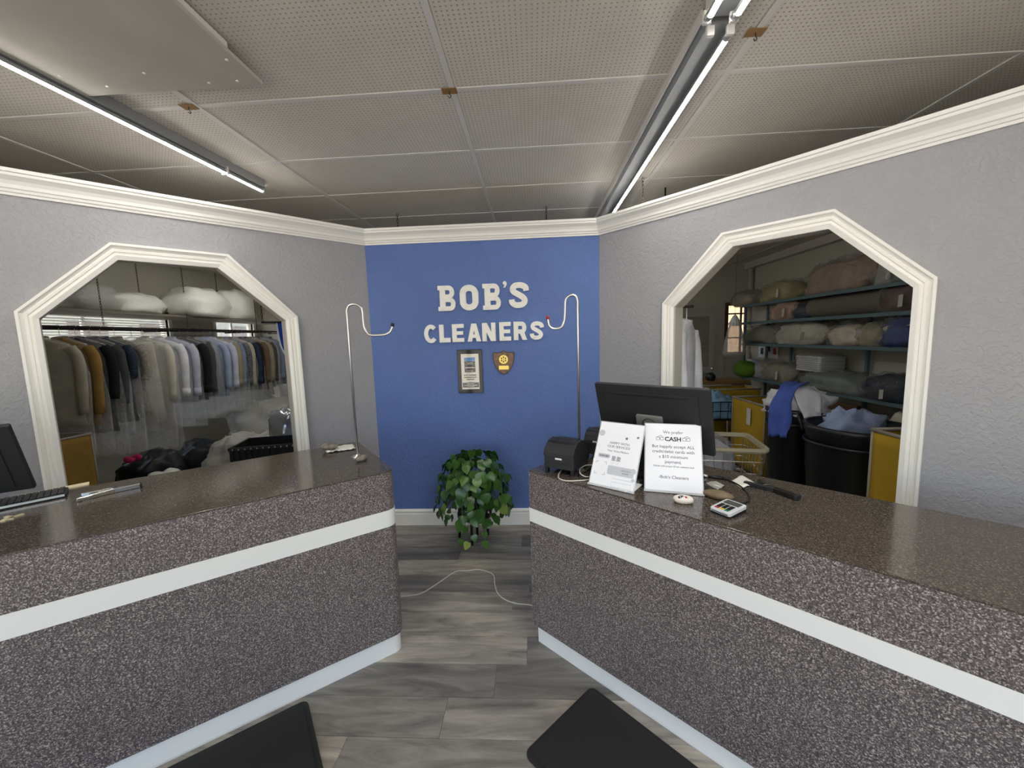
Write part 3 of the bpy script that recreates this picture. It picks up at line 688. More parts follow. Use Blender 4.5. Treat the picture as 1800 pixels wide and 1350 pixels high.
# keyboard and monitor on the napkin counter
a, b = onL((118, 873)), onL((0, 897)); dv = (a-b); ang = math.atan2(dv.y, dv.x)
kd = Vector((math.cos(ang), math.sin(ang), 0)); kn = Vector((-kd.y, kd.x, 0))
t = thing('keyboard', 'black keyboard with a silver edge lying before the screen', 'keyboard', a-kd*.22+kn*.06, ang)
MB().prism(rrect(-.22, .22, -.065, .065, .008), 0, .014).build('body', BLACKM, t, bevel=.003)
MB().box(-.218, .214, -.067, -.064, .006, .015).build('silver_edge', METAL, t)
km = MB()
o = MB().prism(rrect(-.0085, .0085, -.008, .008, .002, 2), .014, .020).build('key', BLACK, t)
for i in range(22):
    for k in range(6):
        if i or k:
            q = bpy.data.objects.new('key', o.data); COL.objects.link(q); q.parent = t; q.location = (-.20+i*.0192, -.048+k*.0188, 0)
o.location = (-.20, -.048, 0)
tag(MB().box(-.11, .11, -.028, .028, 0, .005).build('paper_pad', mat('cream_paper', S(228, 214, 178), .8)), 'cream paper pad behind the keyboard', 'paper'); bpy.data.objects['paper_pad'].location = onL((92, 866))+Vector((-.02, .02, 0)); bpy.data.objects['paper_pad'].rotation_euler = (0, 0, ang)
def monitor(name, label, pos, yaw, tilt, W, H, cx, base_z, neck=True):
    """pos: middle (cx) of the lower edge; the back of the panel is what the customer sees"""
    u = Vector((math.cos(yaw), math.sin(yaw), 0)); bk = Vector((-u.y, u.x, 0)); up = ZU*math.cos(tilt)-bk*math.sin(tilt); n = u.cross(up)
    t = thing(name, label, 'monitor', M=axes(pos, u, up, n))
    MB().prism(rrect(-W/2, W/2, 0, H, .006), -.022, 0).build('screen_housing', BLACKM, t, bevel=.004)
    MB().prism(rrect(-W/2+.008, W/2-.008, .012, H-.008, .004), -.0235, -.022).build('screen_glass', ACRY, t)
    MB().prism(rrect(-W*.41, W*.41, .02, H-.035, .006), 0, .004).build('back_cover', BLACKM, t, bevel=.003)
    MB().box(-W*.33, W*.33, H-.05, H-.046, .004, .0055).build('vent_slot', BLACK, t)
    MB().prism(rrect(-.062, .062, H*.20, H*.55, .008), .004, .018).build('mount_plate', mat('mount_grey', S(128, 127, 124), .5), t, bevel=.003)
    rg = MB(); rg.lathe([(.030, .018), (.032, .020), (.034, .018)], 24, Matrix.Translation((0, H*.40, 0))); rg.build('mount_ring', BLACK, t)
    # neck and foot stand upright on the counter: express in panel coordinates
    Mi = axes(pos, u, up, n).inverted()
    p0 = Vector(pos)+up*H*.38-n*-.03; foot = Vector((p0.x, p0.y, base_z))
    mb = MB(); mb.rings([[Vector((p.x, p.y, p.z))+u*sx*.035+bk*sy*.012 for sx, sy in ((-1, -1), (1, -1), (1, 1), (-1, 1))] for p in (foot, p0)], M=Mi); mb.build('neck', BLACKM, t)
    mb = MB(); mb.rings([[foot+u*x_+bk*y_+ZU*z_ for x_, y_ in rrect(-.12, .12, -.07, .13, .02, 4)] for z_ in (0, .012)], M=Mi); mb.build('foot', BLACKM, t, bevel=.002)
    return t
monitor('computer_monitor', 'black monitor seen from behind, standing behind the two signs', (.5568, 1.8571, 1.0325), -.697, .297, .53, .31, 0, HR)
_p = Vector((-2.079, 1.4907, 1.0)); _yw = .62; _uu = Vector((math.cos(_yw), math.sin(_yw), 0))
monitor('computer_monitor', 'black monitor seen from behind at the picture edge, over the keyboard', _p-_uu*.265, _yw, .40, .53, .31, 0, HL)
# torn scrap
sc = MB(); random.seed(8)
for k in range(5):
    x_, y_ = random.uniform(-.03, .03), random.uniform(-.02, .02); sc.box(x_-.012, x_+.012, y_-.005, y_+.006, .0, .003+.004*random.random(), Matrix.Rotation(k*.7, 4, 'Z'))
o = sc.build('tape_scrap', mat('masking_tape', S(206, 194, 160), .7)); o.location = onL((10, 913)); tag(o, 'small torn scrap of tan tape before the keyboard', 'scrap')

# receipt printers
def printer(label, c, rz, W, Dp, H, lettering):
    t = thing('receipt_printer', label, 'printer', c, rz)
    side = Matrix(((0, 0, 1, 0), (1, 0, 0, 0), (0, 1, 0, 0), (0, 0, 0, 1)))      # prism x->y, y->z, z->x
    prof = [(-Dp/2, .026), (Dp/2, .026), (Dp/2, H*.62), (Dp*.44, H*.82), (Dp*.26, H*.95), (0, H), (-Dp*.22, H*.97), (-Dp*.40, H*.84), (-Dp*.50, H*.66)]
    MB().prism(prof, -W/2, W/2, side).build('case', BLACKM, t, bevel=.003)
    MB().prism([(-Dp*.515, H*.56), (-Dp*.47, H*.56), (-Dp*.40, H*.83), (-Dp*.22, H*.975), (Dp*.05, H*1.015), (Dp*.05, H*.98), (-Dp*.2, H*.94), (-Dp*.44, H*.74)], -W/2-.002, W/2*.98, side).build('front_cover', BLACK, t, bevel=.002)
    MB().prism([(-Dp*.30, H*.93), (-Dp*.02, H*1.03), (Dp*.18, H*1.02), (Dp*.16, H*.93)], -W*.36, W*.40, side).build('lid', BLACK, t, bevel=.004)
    for sx in (-1, 1):
        for sy in (-1, 1): MB().box(sx*W*.44-.008, sx*W*.44+.008, sy*Dp*.42-.01, sy*Dp*.42+.01, 0, .028).build('foot', BLACK, t)
    if lettering: text(lettering, .0125, PAPER, t, -W*.08, -Dp*.517, H*.60, off=.0004, M=Matrix.Rotation(PI/2, 4, 'X'), name='brand_lettering')
    else: MB().box(-W*.11, W*.11, -Dp/2-.0012, -Dp/2, H*.47, H*.52).build('badge', PAPER, t)
    MB().box(-W/2+.001, W/2-.001, -Dp/2-.0006, -Dp/2, H*.335, H*.345).build('seam', BLACK, t)
    return t
a, b = onR((957, 830)), onR((1008, 839)); ang = math.atan2((b-a).y, (b-a).x)
pc = (a+b)/2+Vector((-math.sin(ang), math.cos(ang), 0))*.088
printer('black receipt printer with a white badge at the counter corner', pc, ang, .152, .175, .152, None)
printer('black receipt printer half hidden behind the review sign', Vector((.365, 2.105, HR)), -.5, .16, .15, .150, 'EPSON')
# cables at the printer
P = [onR(q, .004) for q in ((987, 826), (982, 834), (983, 841), (995, 845), (1015, 845), (1035, 843), (1042, 838))]
tag(MB().tube(smoothpath(P, 5), .003, 6).build('printer_cable', CABLE, smooth=True), 'white cable curling out below the corner printer', 'cable')
P = [onR(q, .004+.01*(k % 3)) for k, q in enumerate(((1045, 836), (1030, 838), (1020, 832), (1020, 824), (1030, 818), (1045, 817)))]
tag(MB().tube(smoothpath(P, 5), .0028, 6).build('printer_cable', CABLE, smooth=True), 'white cable loop beside the review sign', 'cable')
P = [onR(q, .004) for q in ((1003, 828), (1008, 836), (1020, 834), (1034, 826), (1044, 820))]
tag(MB().tube(smoothpath(P, 5), .0026, 6).build('printer_cable', BCABLE, smooth=True), 'black cable at the side of the corner printer', 'cable')

# signs
def sign(name, label, bl, yaw, tilt, W, H):
    u = Vector((math.cos(yaw), math.sin(yaw), 0)); bk = Vector((-u.y, u.x, 0)); up = ZU*math.cos(tilt)+bk*math.sin(tilt); n = u.cross(up)
    t = thing(name, label, 'sign', M=axes(bl, u, up, n))
    MB().box(-.004, W+.004, 0, H+.004, -.006, -.003).build('holder_panel', ACR2, t)
    MB().box(-.005, W+.005, -.003, .006, -.006, .004).build('holder_lip', ACR2, t)
    MB().box(0, W, .004, H, -.003, -.001).build('paper_sheet', PAPER, t)
    mb = MB(); Mi = axes(bl, u, up, n).inverted()
    b0, b1 = Vector(bl), Vector(bl)+u*W; f0, f1 = b0+bk*.11, b1+bk*.11
    mb.rings([[b0-ZU*.0, b1, b1+ZU*.003, b0+ZU*.003], [f0, f1, f1+ZU*.003, f0+ZU*.003]], M=Mi); mb.build('holder_foot', ACR2, t)
    return t
ACR2 = film('clear_acrylic', (.8, .82, .84, 1), .45, .05, 1)
W_, H2 = .218, .287
sg = sign('counter_sign', 'white sheet in a slanted holder reading We prefer CASH', (.4489, 1.6107, HR+.003), -.272, .4945, W_, H2)
cx = W_*.505
for s_, sz, q, of, im in (('We prefer', .0185, .855, 0, INK), ('CASH', .0255, .745, .0007, BINK), ('But happily accept ALL', .0180, .640, .0001, INK), ('credit/debit cards with', .0180, .565, .0001, INK), ('a $10 minimum', .0180, .490, .0001, INK), ('payment.', .0180, .415, .0001, INK), ('Checks with proper ID are welcome too!', .0093, .360, .0001, INK), ("-Bob's Cleaners", .0180, .195, .0001, INK)):
    text(s_, sz, im, sg, cx, H2*q, -.0008, off=of)
for sx in (-1, 1):
    x0 = cx+sx*.052; mb = MB()
    for (p, q) in (((-.014, 0), (.014, 0)), ((.014, 0), (.014, .012)), ((.014, .012), (-.014, .012)), ((-.014, .012), (-.014, 0)), ((-.012, .012), (.004, .020)), ((.004, .020), (.013, .012))):
        stroke(mb, [(x0+p[0], H2*.755+p[1]), (x0+q[0], H2*.755+q[1])], .0014, -.001, -.0006)
    mb.lathe([(.0028, -.001), (.0028, -.0006), (0, -.0006)], 10, Matrix.Translation((x0, H2*.755+.006, 0))); mb.build('banknote_drawing', INK, sg)
W_, H2 = .197, .2845
sg = sign('counter_sign', 'white sheet in a slanted holder reading HAPPY WITH OUR SERVICES', (.2297, 1.6947, HR+.003), -.611, .4817, W_, H2)
text('HAPPY WITH', .0150, INK, sg, W_*.52, H2*.665, -.0008); text('OUR SERVICES?', .0150, INK, sg, W_*.52, H2*.610, -.0008)
text('Your Voice Matters', .0120, INK, sg, W_*.52, H2*.545, -.0008)
MB().prism(rrect(W_*.08, W_*.36, H2*.435, H2*.50, .007), -.001, -.0007).build('scan_me_pill', LINK, sg); text('SCAN ME!', .0095, INK, sg, W_*.22, H2*.455, -.0005, off=.0003)
MB().prism(rrect(W_*.36, W_*.95, H2*.20, H2*.335, .006), -.001, -.0007).build('review_pill', LINK, sg)
text('LEAVE US A', .0082, INK, sg, W_*.77, H2*.275, -.0005); text('REVIEW', .0082, INK, sg, W_*.77, H2*.235, -.0005)
for sx in (.44, .54):
    mb = MB(); stroke(mb, arc(W_*sx, H2*.385, .0065, 0, 360, 16), .0012, -.001, -.0006); mb.build('ring_drawing', LINK, sg)
mb = MB()
for sx in (.41, .52):
    for k in range(4): mb.box(W_*sx, W_*sx+.018-.003*(k % 2), H2*(.415+.018*k), H2*(.415+.018*k)+.003, -.001, -.0007)
mb.build('line_drawing', INK, sg)
mb = MB()      # corner brackets of the code frame
bx0, bx1, by0, by1 = W_*.07, W_*.31, H2*.18, H2*.37
for x_, y_, sx, sy in ((bx0, by0, 1, 1), (bx1, by0, -1, 1), (bx1, by1, -1, -1), (bx0, by1, 1, -1)): stroke(mb, [(x_+sx*.01, y_), (x_, y_), (x_, y_+sy*.01)], .0013, -.001, -.0006)
mb.build('corner_brackets', INK, sg)
star = lambda c, r, n, k: [(c[0]+(r if i % 2 == 0 else r*k)*math.sin(PI*i/n), c[1]+(r if i % 2 == 0 else r*k)*math.cos(PI*i/n)) for i in range(2*n)]
MB().prism(star((W_*.66, H2*.775), .0085, 5, .42)[::-1], -.001, -.0006).build('star_mark', INK, sg); MB().prism(star((W_*.905, H2*.81), .0075, 6, .4)[::-1], -.001, -.0006).build('star_mark', INK, sg)
for c_, r_ in (((.93, .30), .012), ((.90, .175), .007), ((.07, .82), .014)): MB().lathe([(r_, -.001), (r_, -.0008), (0, -.0008)], 20, Matrix.Translation((W_*c_[0] if c_[0] < .9 else W_*.99-r_, H2*c_[1], 0))).build('dot_print', LINK, sg)
MB().box(W_*.50, W_*.97, H2*.148, H2*.154, -.001, -.0007).build('print_line', LINK, sg)
mb = MB(); stroke(mb, [(W_*.50, H2*.03), (W_*.50, H2*.10), (W_*.94, H2*.10), (W_*.94, H2*.03), (W_*.50, H2*.03)], .0014, -.001, -.0007); mb.build('card_drawing', LINK, sg)

# painted rock, brown stone, card reader, papers, pen
rk = thing('painted_rock', 'white rock painted with a ladybird, before the CASH sign', 'rock', onR((1201, 883)), -.25)
blob(.037, .024, .016, 4, .05, 1.4, 22, 14, .9, .75).build('rock', ROCKW, rk, smooth=True)
o = blob(.015, .010, .004, 9, .03, 1, 14, 8, 1, .3).build('ladybird_wings', BLACK, rk, smooth=True); o.location = (-.006, -.010, .0215); o.rotation_euler = (.5, 0, .2)
o = blob(.006, .007, .004, 5, .03, 1, 12, 8, 1, .3).build('ladybird_head', REDP, rk, smooth=True); o.location = (.008, -.011, .022); o.rotation_euler = (.5, 0, 0)
for x_, y_ in ((-.012, -.013), (-.004, -.016), (-.009, -.006), (0, -.009)):
    o = MB().lathe([(.0022, 0), (.0015, .001), (0, .0012)], 8).build('white_spot', PAPER, rk); o.location = (x_, y_, .0262); o.rotation_euler = (.5, 0, 0)
for x_, y_, z_ in ((-.026, -.016, .012), (.022, -.016, .012), (0, -.021, .009)):
    o = MB().lathe([(.004, 0), (.004, .0008), (.0028, .0008), (.0028, 0)], 12).build('pink_swirl', PINKP, rk); o.location = (x_, y_, z_); o.rotation_euler = (1.1, 0, 0)
stone('pebble', 'long brown stone beside the CASH sign, behind the card reader', onR((1262, 876)), .055, .026, .018, -.6, STONEB, 6)
cr = onR((1280, 900)); a, b = onR((1254, 902)), onR((1290, 916)); ang = math.atan2((b-a).y, (b-a).x)
t = thing('card_reader', 'white handheld card reader with a small screen and keypad', 'card reader', cr, ang)
MB().prism(rrect(-.038, .038, -.052, .052, .008), 0, .008).build('lower_case', BLACK, t)
bd = MB(); bd.rings([[(x_*k, y_*k, z_+(y_+.05)*.06) for x_, y_ in rrect(-.038, .038, -.052, .052, .008)] for k, z_ in ((1, .008), (1, .018), (.96, .020))]); bd.build('case', mat('silver_white_plastic', S(212, 214, 218), .35), t)
sl_ = Matrix.Translation((0, 0, .0235)) @ Matrix.Rotation(.06, 4, 'X')
MB().box(-.028, .028, .012, .042, 0, .001, sl_).build('screen', mat('lcd_grey', S(84, 90, 86), .2), t)
for i in range(3):
    for k in range(3): MB().box(-.026+i*.018, -.012+i*.018, -.030+k*.012, -.021+k*.012, 0, .0015, sl_).build('key', BLACK, t)
for i, m_ in enumerate((REDP, mat('yellow_key', S(226, 196, 60), .4), mat('green_key', S(40, 128, 80), .4))): MB().box(-.026+i*.018, -.012+i*.018, -.042, -.033, 0, .0015, sl_).build('key', m_, t)
MB().box(-.030, .030, -.0525, -.050, .010, .013).build('card_slot', BLACK, t)
P = [onR(q, .004) for q in ((1232, 838), (1262, 839), (1290, 848), (1310, 862), (1318, 878), (1308, 884), (1296, 886))]
tag(MB().tube(smoothpath(P, 5), .0032, 6).build('reader_cable', BCABLE, smooth=True), 'black cable looping from the card reader behind the sign', 'cable')
a, b = onR((1236, 836), .007), onR((1284, 842), .007)
t = thing('marker_pen', 'black marker pen with a silver end lying beside the receipt', 'pen', a)
MB().tube([(0, 0, 0), tuple((b-a)*.75)], .007, 10).build('barrel', BLACK, t, smooth=True); MB().tube([tuple((b-a)*-.05), tuple((b-a)*.18)], .0074, 10).build('end', METAL, t, smooth=True); MB().tube([tuple((b-a)*.75), tuple(b-a)], [.0075, .006], 10).build('cap', BLACKM, t, smooth=True)
def sheet(name, label, px, m, curl, cat='paper', z=.001):
    c4 = [onR(p) for p in px]; mb = MB(); G = 8
    for k in range(G+1):
        for i in range(G+1):
            u_, v_ = i/G, k/G; p = (c4[0]*(1-u_)+c4[1]*u_)*(1-v_)+(c4[3]*(1-u_)+c4[2]*u_)*v_
            mb.v.append((p.x, p.y, HR+z+curl*(math.sin(u_*PI)*.5+.5*noise.noise(Vector((u_*3, v_*3, len(label)*.1))))**2))
    mb.f = [(k*(G+1)+i, k*(G+1)+i+1, (k+1)*(G+1)+i+1, (k+1)*(G+1)+i) for k in range(G) for i in range(G)]
    return tag(mb.build(name, m, smooth=True, solid=.0006), label, cat)
sheet('receipt', 'white paper receipt curling between the pen and the black stapler', ((1285, 846), (1305, 836), (1332, 852), (1303, 859)), NAPK, .014)
sheet('plastic_wrapper', 'small clear crumpled wrapper beside the CASH sign', ((1240, 850), (1258, 846), (1274, 854), (1262, 862)), SHEET, .010, 'wrapper')

# ================================================================== LEFT WORKROOM: windows, rails, garments, shelf
def window(name, M_, x0, x1, y0, y1, blinds):
    fr = MB(); b = .045
    for q in ((x0-b, x1+b, y1, y1+b), (x0-b, x1+b, y0-b, y0), (x0-b, x0, y0, y1), (x1, x1+b, y0, y1)): fr.box(*q, -.03, .02, M_)
    fo = struct(name, fr, TRIM)
    mid = (x0+x1)/2
    MB().box(mid-.015, mid+.015, y0, y1, -.09, -.06, M_).build('mullion', TRIM, fo)
    for a_, b_ in ((x0, mid-.015), (mid+.015, x1)): MB().box(a_, b_, y0, y1, -.078, -.074, M_).build('pane', PANE, fo)
    if blinds:
        n = int((y1-y0)/.03); me = None
        for k in range(n):
            if me is None:
                q = MB().box(x0+.01, x1-.01, -.0008, .0008, -.011, .011, Matrix()).build('slat', BLINDM, fo); me = q.data
            else:
                q = bpy.data.objects.new('slat', me); COL.objects.link(q); q.parent = fo
            q.matrix_local = M_ @ Matrix.Translation((0, y1-.02-k*.03, -.035)) @ Matrix.Rotation(1.0, 4, 'X')
        MB().box(x0, x1, y1-.03, y1, -.055, -.01, M_).build('head_rail', BLINDM, fo)
    return fo
PANE = film('window_pane', (.9, .95, .97, 1), .94, .02, .5)
BLINDM = mat('blind_slat_white', S(236, 236, 232), .5)
_tl = N(BLINDM, 'ShaderNodeBsdfTranslucent'); _tl.inputs['Color'].default_value = (.85, .85, .82, 1); _mx = N(BLINDM, 'ShaderNodeMixShader'); _mx.inputs[0].default_value = .5
Lk(BLINDM, BLINDM.node_tree.nodes['Principled BSDF'].outputs[0], _mx.inputs[1]); Lk(BLINDM, _tl.outputs[0], _mx.inputs[2]); Lk(BLINDM, _mx.outputs[0], BLINDM.node_tree.nodes['Material Output'].inputs['Surface'])
window('window_1', MLW, *wl[0], True); window('window_2', MLW, *wl[1], False)
# sunlit neighbours outside the second window
t = thing('neighbour_building', 'sunlit pale building with brown shutters seen through the far window', 'building', (-13, 11.5, 0))
MB().box(-.5, .5, -6, 6, 0, 5).build('facade', mat('pale_stucco', S(226, 214, 186), .9), t)
for k in range(6): MB().box(.5, .53, -5.3+k*2, -4.3+k*2, .9, 2.4).build('shutter', mat('brown_shutter', S(128, 92, 74), .8) if k == 0 else MATS['brown_shutter'], t)

RX, RZ = -4.35, 1.79
t = thing('garment_rail', 'dark hanging rail carrying the row of plastic-covered garments', 'rail', (0, 0, 0))
MB().tube([(RX, 3.0, RZ), (RX, 6.98, RZ)], .014, 10).build('front_tube', DMETAL, t, smooth=True)
MB().tube([(RX-.34, 3.0, RZ), (RX-.34, 6.98, RZ)], .014, 10).build('rear_tube', DMETAL, t, smooth=True)
for y_ in (3.05, 4.62, 5.9, 6.9): MB().tube([(RX-.34, y_, RZ-.02), (RX, y_, RZ-.02)], .009, 8).build('cross_tube', DMETAL, t, smooth=True)
SZ = 1.955
t = thing('hanging_shelf', 'long board shelf hung on chains above the garment rail', 'shelf', (0, 0, SZ))
for k in range(3): MB().box(-4.78, -4.22, 3.0+k*1.33, 3.0+(k+1)*1.33-.004, -.022, 0).build('board', MATS.get('grey_shelf_board') or mat('grey_shelf_board', S(128, 120, 108), .7), t)
for k, (x_, y_) in enumerate([(-4.235, 3.75), (-4.235, 4.72), (-4.235, 5.95), (-4.765, 3.75), (-4.765, 4.72), (-4.765, 5.95)]):
    nm = ['nearest', 'middle', 'farthest'][k % 3]
    chain('dark chain holding the %s of the hanging shelf, %s of its three' % ('front edge' if k < 3 else 'wall edge', nm), (x_+(.02 if k < 3 else -.02), y_), CEIL, RZ if k < 3 else SZ, 'chains of the hanging shelf')

FC = {}
def fcol(n, c, **k):
    if n not in FC: FC[n] = cloth('fabric_'+n, S(*c), **k)
    return FC[n]
beige = fcol('beige', (172, 165, 148)); tan = fcol('tan', (154, 120, 66)); blk = fcol('black', (30, 30, 33)); navy = fcol('navy', (42, 52, 74)); gplaid = fcol('grey_plaid', (150, 144, 136), amt=.35, scale=40)
cream = fcol('cream', (212, 206, 192)); wht = fcol('white', (232, 232, 238)); lav = fcol('lavender', (196, 198, 216)); dgrey = fcol('charcoal', (70, 70, 72)); lblue = fcol('light_blue', (158, 172, 200))
khaki = fcol('khaki', (150, 140, 112)); bgrey = fcol('blue_grey', (122, 134, 156)); brown = fcol('brown', (104, 88, 68)); plaid = fcol('dark_plaid', (96, 98, 104), amt=.5, scale=45); navp = fcol('navy_speckle', (44, 54, 70), amt=.5, scale=60)
mblue = fcol('royal_blue', (84, 108, 190)); greyf = fcol('grey', (138, 138, 140))
def ripple(a, z, seed, amp): return 1+amp*noise.noise(Vector((math.cos(a)*2.2+seed, math.sin(a)*2.2, z*3+seed*.3)))+amp*.4*math.sin(a*7+seed+z*5)
def garment(label, x, y, m, seed, kind='shirt', ln=.78, hw=.21, sleeve=.58, cover=True, rz=0., zr=None, cov=None):
    """local: hook at the origin, x across the shoulders, z down"""
    t = thing('hanging_garment', label, 'garment', (x, y, RZ if zr is None else zr), rz, 'garments on rails')
    hk = [(0, 0, -.095), (0, 0, -.012), (.014, 0, .010), (0, 0, .022), (-.016, 0, .012)]
    h = MB().tube(smoothpath(hk, 4), .0018, 5); h.tube([(-.19, 0, -.165), (0, 0, -.095), (.19, 0, -.165), (-.19, 0, -.165)], .0018, 5); h.build('hanger', METAL if kind != 'skirt' else BLACK, t)
    n = 26; rs = []
    if kind == 'skirt':
        prof = [(-.10, .17, .012), (-.13, .175, .03), (-.4, .19, .045), (-.8*ln, .20, .05), (-ln, .205, .05)]
    else:
        prof = [(-.055, .055, .03), (-.075, .075, .036), (-.105, hw*.75, .034), (-.14, hw*.97, .038), (-.22, hw*.98, .044), (-.40, hw*.94, .046), (-.60*ln-.1, hw*.97, .043), (-ln*.9, hw*1.0, .042), (-ln, hw*1.02, .04)]
    for z, hx, hy in prof:
        rs.append([(hx*math.copysign(abs(math.cos(2*PI*i/n))**.75, math.cos(2*PI*i/n))*ripple(2*PI*i/n, z, seed, .06), hy*math.sin(2*PI*i/n)*ripple(2*PI*i/n, z, seed+9, .30 if z < -.3 else .12), z) for i in range(n)])
    DZ = Vector((0, 0, -.05)); MB().rings(rs, True, True).build('body', m, t, smooth=True).location = DZ
    if kind in ('shirt', 'coat'):
        for s in (-1, 1):
            P = smoothpath([(s*hw*.86, 0, -.15), (s*hw*1.08, -.012, -.24), (s*hw*1.14, -.03, -.42), (s*hw*1.08, -.045, -.15-sleeve)], 4)
            rr = [.048-.012*i/len(P)+.006*noise.noise(Vector((i*.6, seed, s))) for i in range(len(P))]
            so = MB().tube(P, rr, 10).build('sleeve', m, t, smooth=True); so.location = DZ
            if kind == 'shirt': MB().tube([P[-2], P[-1]-Vector((0, 0, .012))], [rr[-1]+.003]*2, 10).build('cuff', m, so, smooth=True)
        cl = MB(); cl.rings([[(.062*math.cos(2*PI*i/16), .042*math.sin(2*PI*i/16), zz+.012*math.sin(2*PI*i/16)) for i in range(16)] for zz in (-.085, -.045)], False, False); cl.build('collar', m, t, smooth=True).location = DZ
    if cover:
        rs = []; L2 = cov or ln+.22
        for z, hx, hy in [(-.035, .02, .012), (-.06, .08, .04), (-.11, hw*.85, .05), (-.17, hw*1.12, .062), (-.4, hw*1.30, .07), (-.7*ln, hw*1.30, .07), (-ln, hw*1.26, .062), (-L2*.94, hw*1.26, .055), (-L2, hw*1.24, .05)]:
            rs.append([(hx*math.cos(2*PI*i/n)*ripple(2*PI*i/n, z, seed+3, .10), hy*math.sin(2*PI*i/n)*ripple(2*PI*i/n, z, seed+5, .35), z) for i in range(n)])
        MB().rings(rs, False, False).build('plastic_cover', CLEAR, t, smooth=True).location = DZ
    return t
GAR = [(84, beige, 'coat', 'long beige coat in clear plastic, nearest garment on the rail', .86, .60), (120, tan, 'coat', 'mustard tan coat in clear plastic beside the beige coat', .88, .62), (147, blk, 'coat', 'long black dress in clear plastic beside the tan coat', .98, .5),
       (172, dgrey, 'shirt', 'charcoal jacket in clear plastic beside the black dress', .80, .55), (190, navp, 'shirt', 'dark blue speckled dress in clear plastic before the grey top', .92, .3), (214, gplaid, 'shirt', 'grey short-sleeved top with dark edging before the cream robe', .90, .34),
       (243, cream, 'skirt', 'cream trousers hanging folded from a black clip hanger', 1.0, 0), (262, cream, 'coat', 'long cream robe in clear plastic reaching lowest on the rail', 1.12, .62), (287, wht, 'shirt', 'white shirt with a bagged sleeve beside the cream robe', .78, .58),
       (308, lav, 'shirt', 'pale lavender shirt in clear plastic, the fullest of the shirts', .84, .60), (326, blk, 'shirt', 'black shirt in clear plastic beside the lavender shirt', .84, .58), (340, dgrey, 'shirt', 'charcoal shirt in clear plastic behind the black shirt', .80, .58),
       (352, blk, 'skirt', 'black trousers in clear plastic before the light blue shirt', .80, 0), (366, lblue, 'shirt', 'light blue shirt in glossy plastic at the middle of the rail', .84, .58), (378, lav, 'shirt', 'pale lilac shirt in clear plastic behind the light blue shirt', .78, .58),
       (388, khaki, 'shirt', 'khaki shirt in clear plastic behind the lilac shirt', .76, .56), (397, bgrey, 'shirt', 'blue-grey shirt in clear plastic behind the khaki shirt', .78, .56), (406, plaid, 'shirt', 'dark plaid shirt in clear plastic, just before the beige jacket', .82, .56),
       (415, beige, 'shirt', 'beige jacket in clear plastic behind the plaid shirt', .80, .6), (424, navy, 'shirt', 'navy suit jacket in clear plastic behind the beige jacket', .82, .58), (432, blk, 'shirt', 'black jacket in clear plastic behind the navy jacket', .84, .58),
       (440, brown, 'shirt', 'brown jacket in clear plastic behind the black jacket', .86, .58), (448, khaki, 'coat', 'long olive coat in clear plastic behind the brown jacket', .95, .58), (455, dgrey, 'shirt', 'charcoal jacket in clear plastic near the blue banner', .84, .58),
       (462, greyf, 'shirt', 'mid-grey jacket in clear plastic near the blue banner', .80, .56), (469, bgrey, 'shirt', 'slate blue shirt in clear plastic nearest the blue banner', .82, .56), (476, dgrey, 'shirt', 'dark grey shirt in clear plastic below the blue banner', .82, .56)]
random.seed(21)
for k, (px, m, kd_, lab, ln, sl2) in enumerate(GAR):
    p = atx(px+8, 600, RX+.12)
    garment(lab, RX, p.y, m, k*1.7+.3, kd_, ln, .215+.01*random.random(), sl2, rz=(.42 if px < 320 else .28)+random.uniform(-.16, .16), cov=ln+random.uniform(.16, .34))
# bags on the hanging shelf
BAGW = cloth('white_plastic_bag', S(238, 237, 228), .38, .06, 9, 1.0, 4); BAGG = cloth('grey_plastic_bag', S(176, 174, 168), .36, .12, 9, .9, 4)
def bag(name, label, c, rx, ry, rz, seed, m, rot=0., group=None, amp=.2, tagp=None, cat='bag', p=.75, ridge=.1):
    t = thing(name, label, cat, c, rot, group)
    blob(rx, ry, rz, seed, amp, 2.0, 30, 18, p, .7, ridge).build('bundle', m, t, smooth=True)
    if group and 'teal' in group: blob(rx*1.04, ry*1.05, rz*1.05, seed+.2, amp*1.1, 2.6, 30, 18, p, .7, ridge+.22).build('plastic_film', BAGF, t, smooth=True)
    if tagp:
        o = MB().box(-.022, .022, -.0008, .0008, -.11, 0).build('paper_tag', TAGP, t); o.location = tagp; o.rotation_euler = (.15, .15, rot*-1+(PI/2 if abs(tagp[0]) > abs(tagp[1]) else 0))
    return t
TAGP = mat('paper_tag_white', S(206, 204, 194), .8)
for k, (px, rx, ry, rz, m, lab) in enumerate([(150, .20, .30, .17, BAGG, 'grey bagged bundle at the near end of the hanging shelf'), (232, .22, .34, .13, BAGW, 'long white bagged bundle beside the grey one on the hanging shelf'), (338, .27, .46, .21, BAGW, 'large white bagged comforter overhanging the shelf edge'), (415, .22, .42, .25, BAGW, 'tall white bagged comforter behind the overhanging one')]):
    p = atx(px, 545, -4.45); bag('laundry_bag', lab, (-4.47+(.10 if k == 2 else 0), p.y, SZ), rx, ry, rz, k*2.3+1, m, .1*k, 'bundles on the hanging shelf')
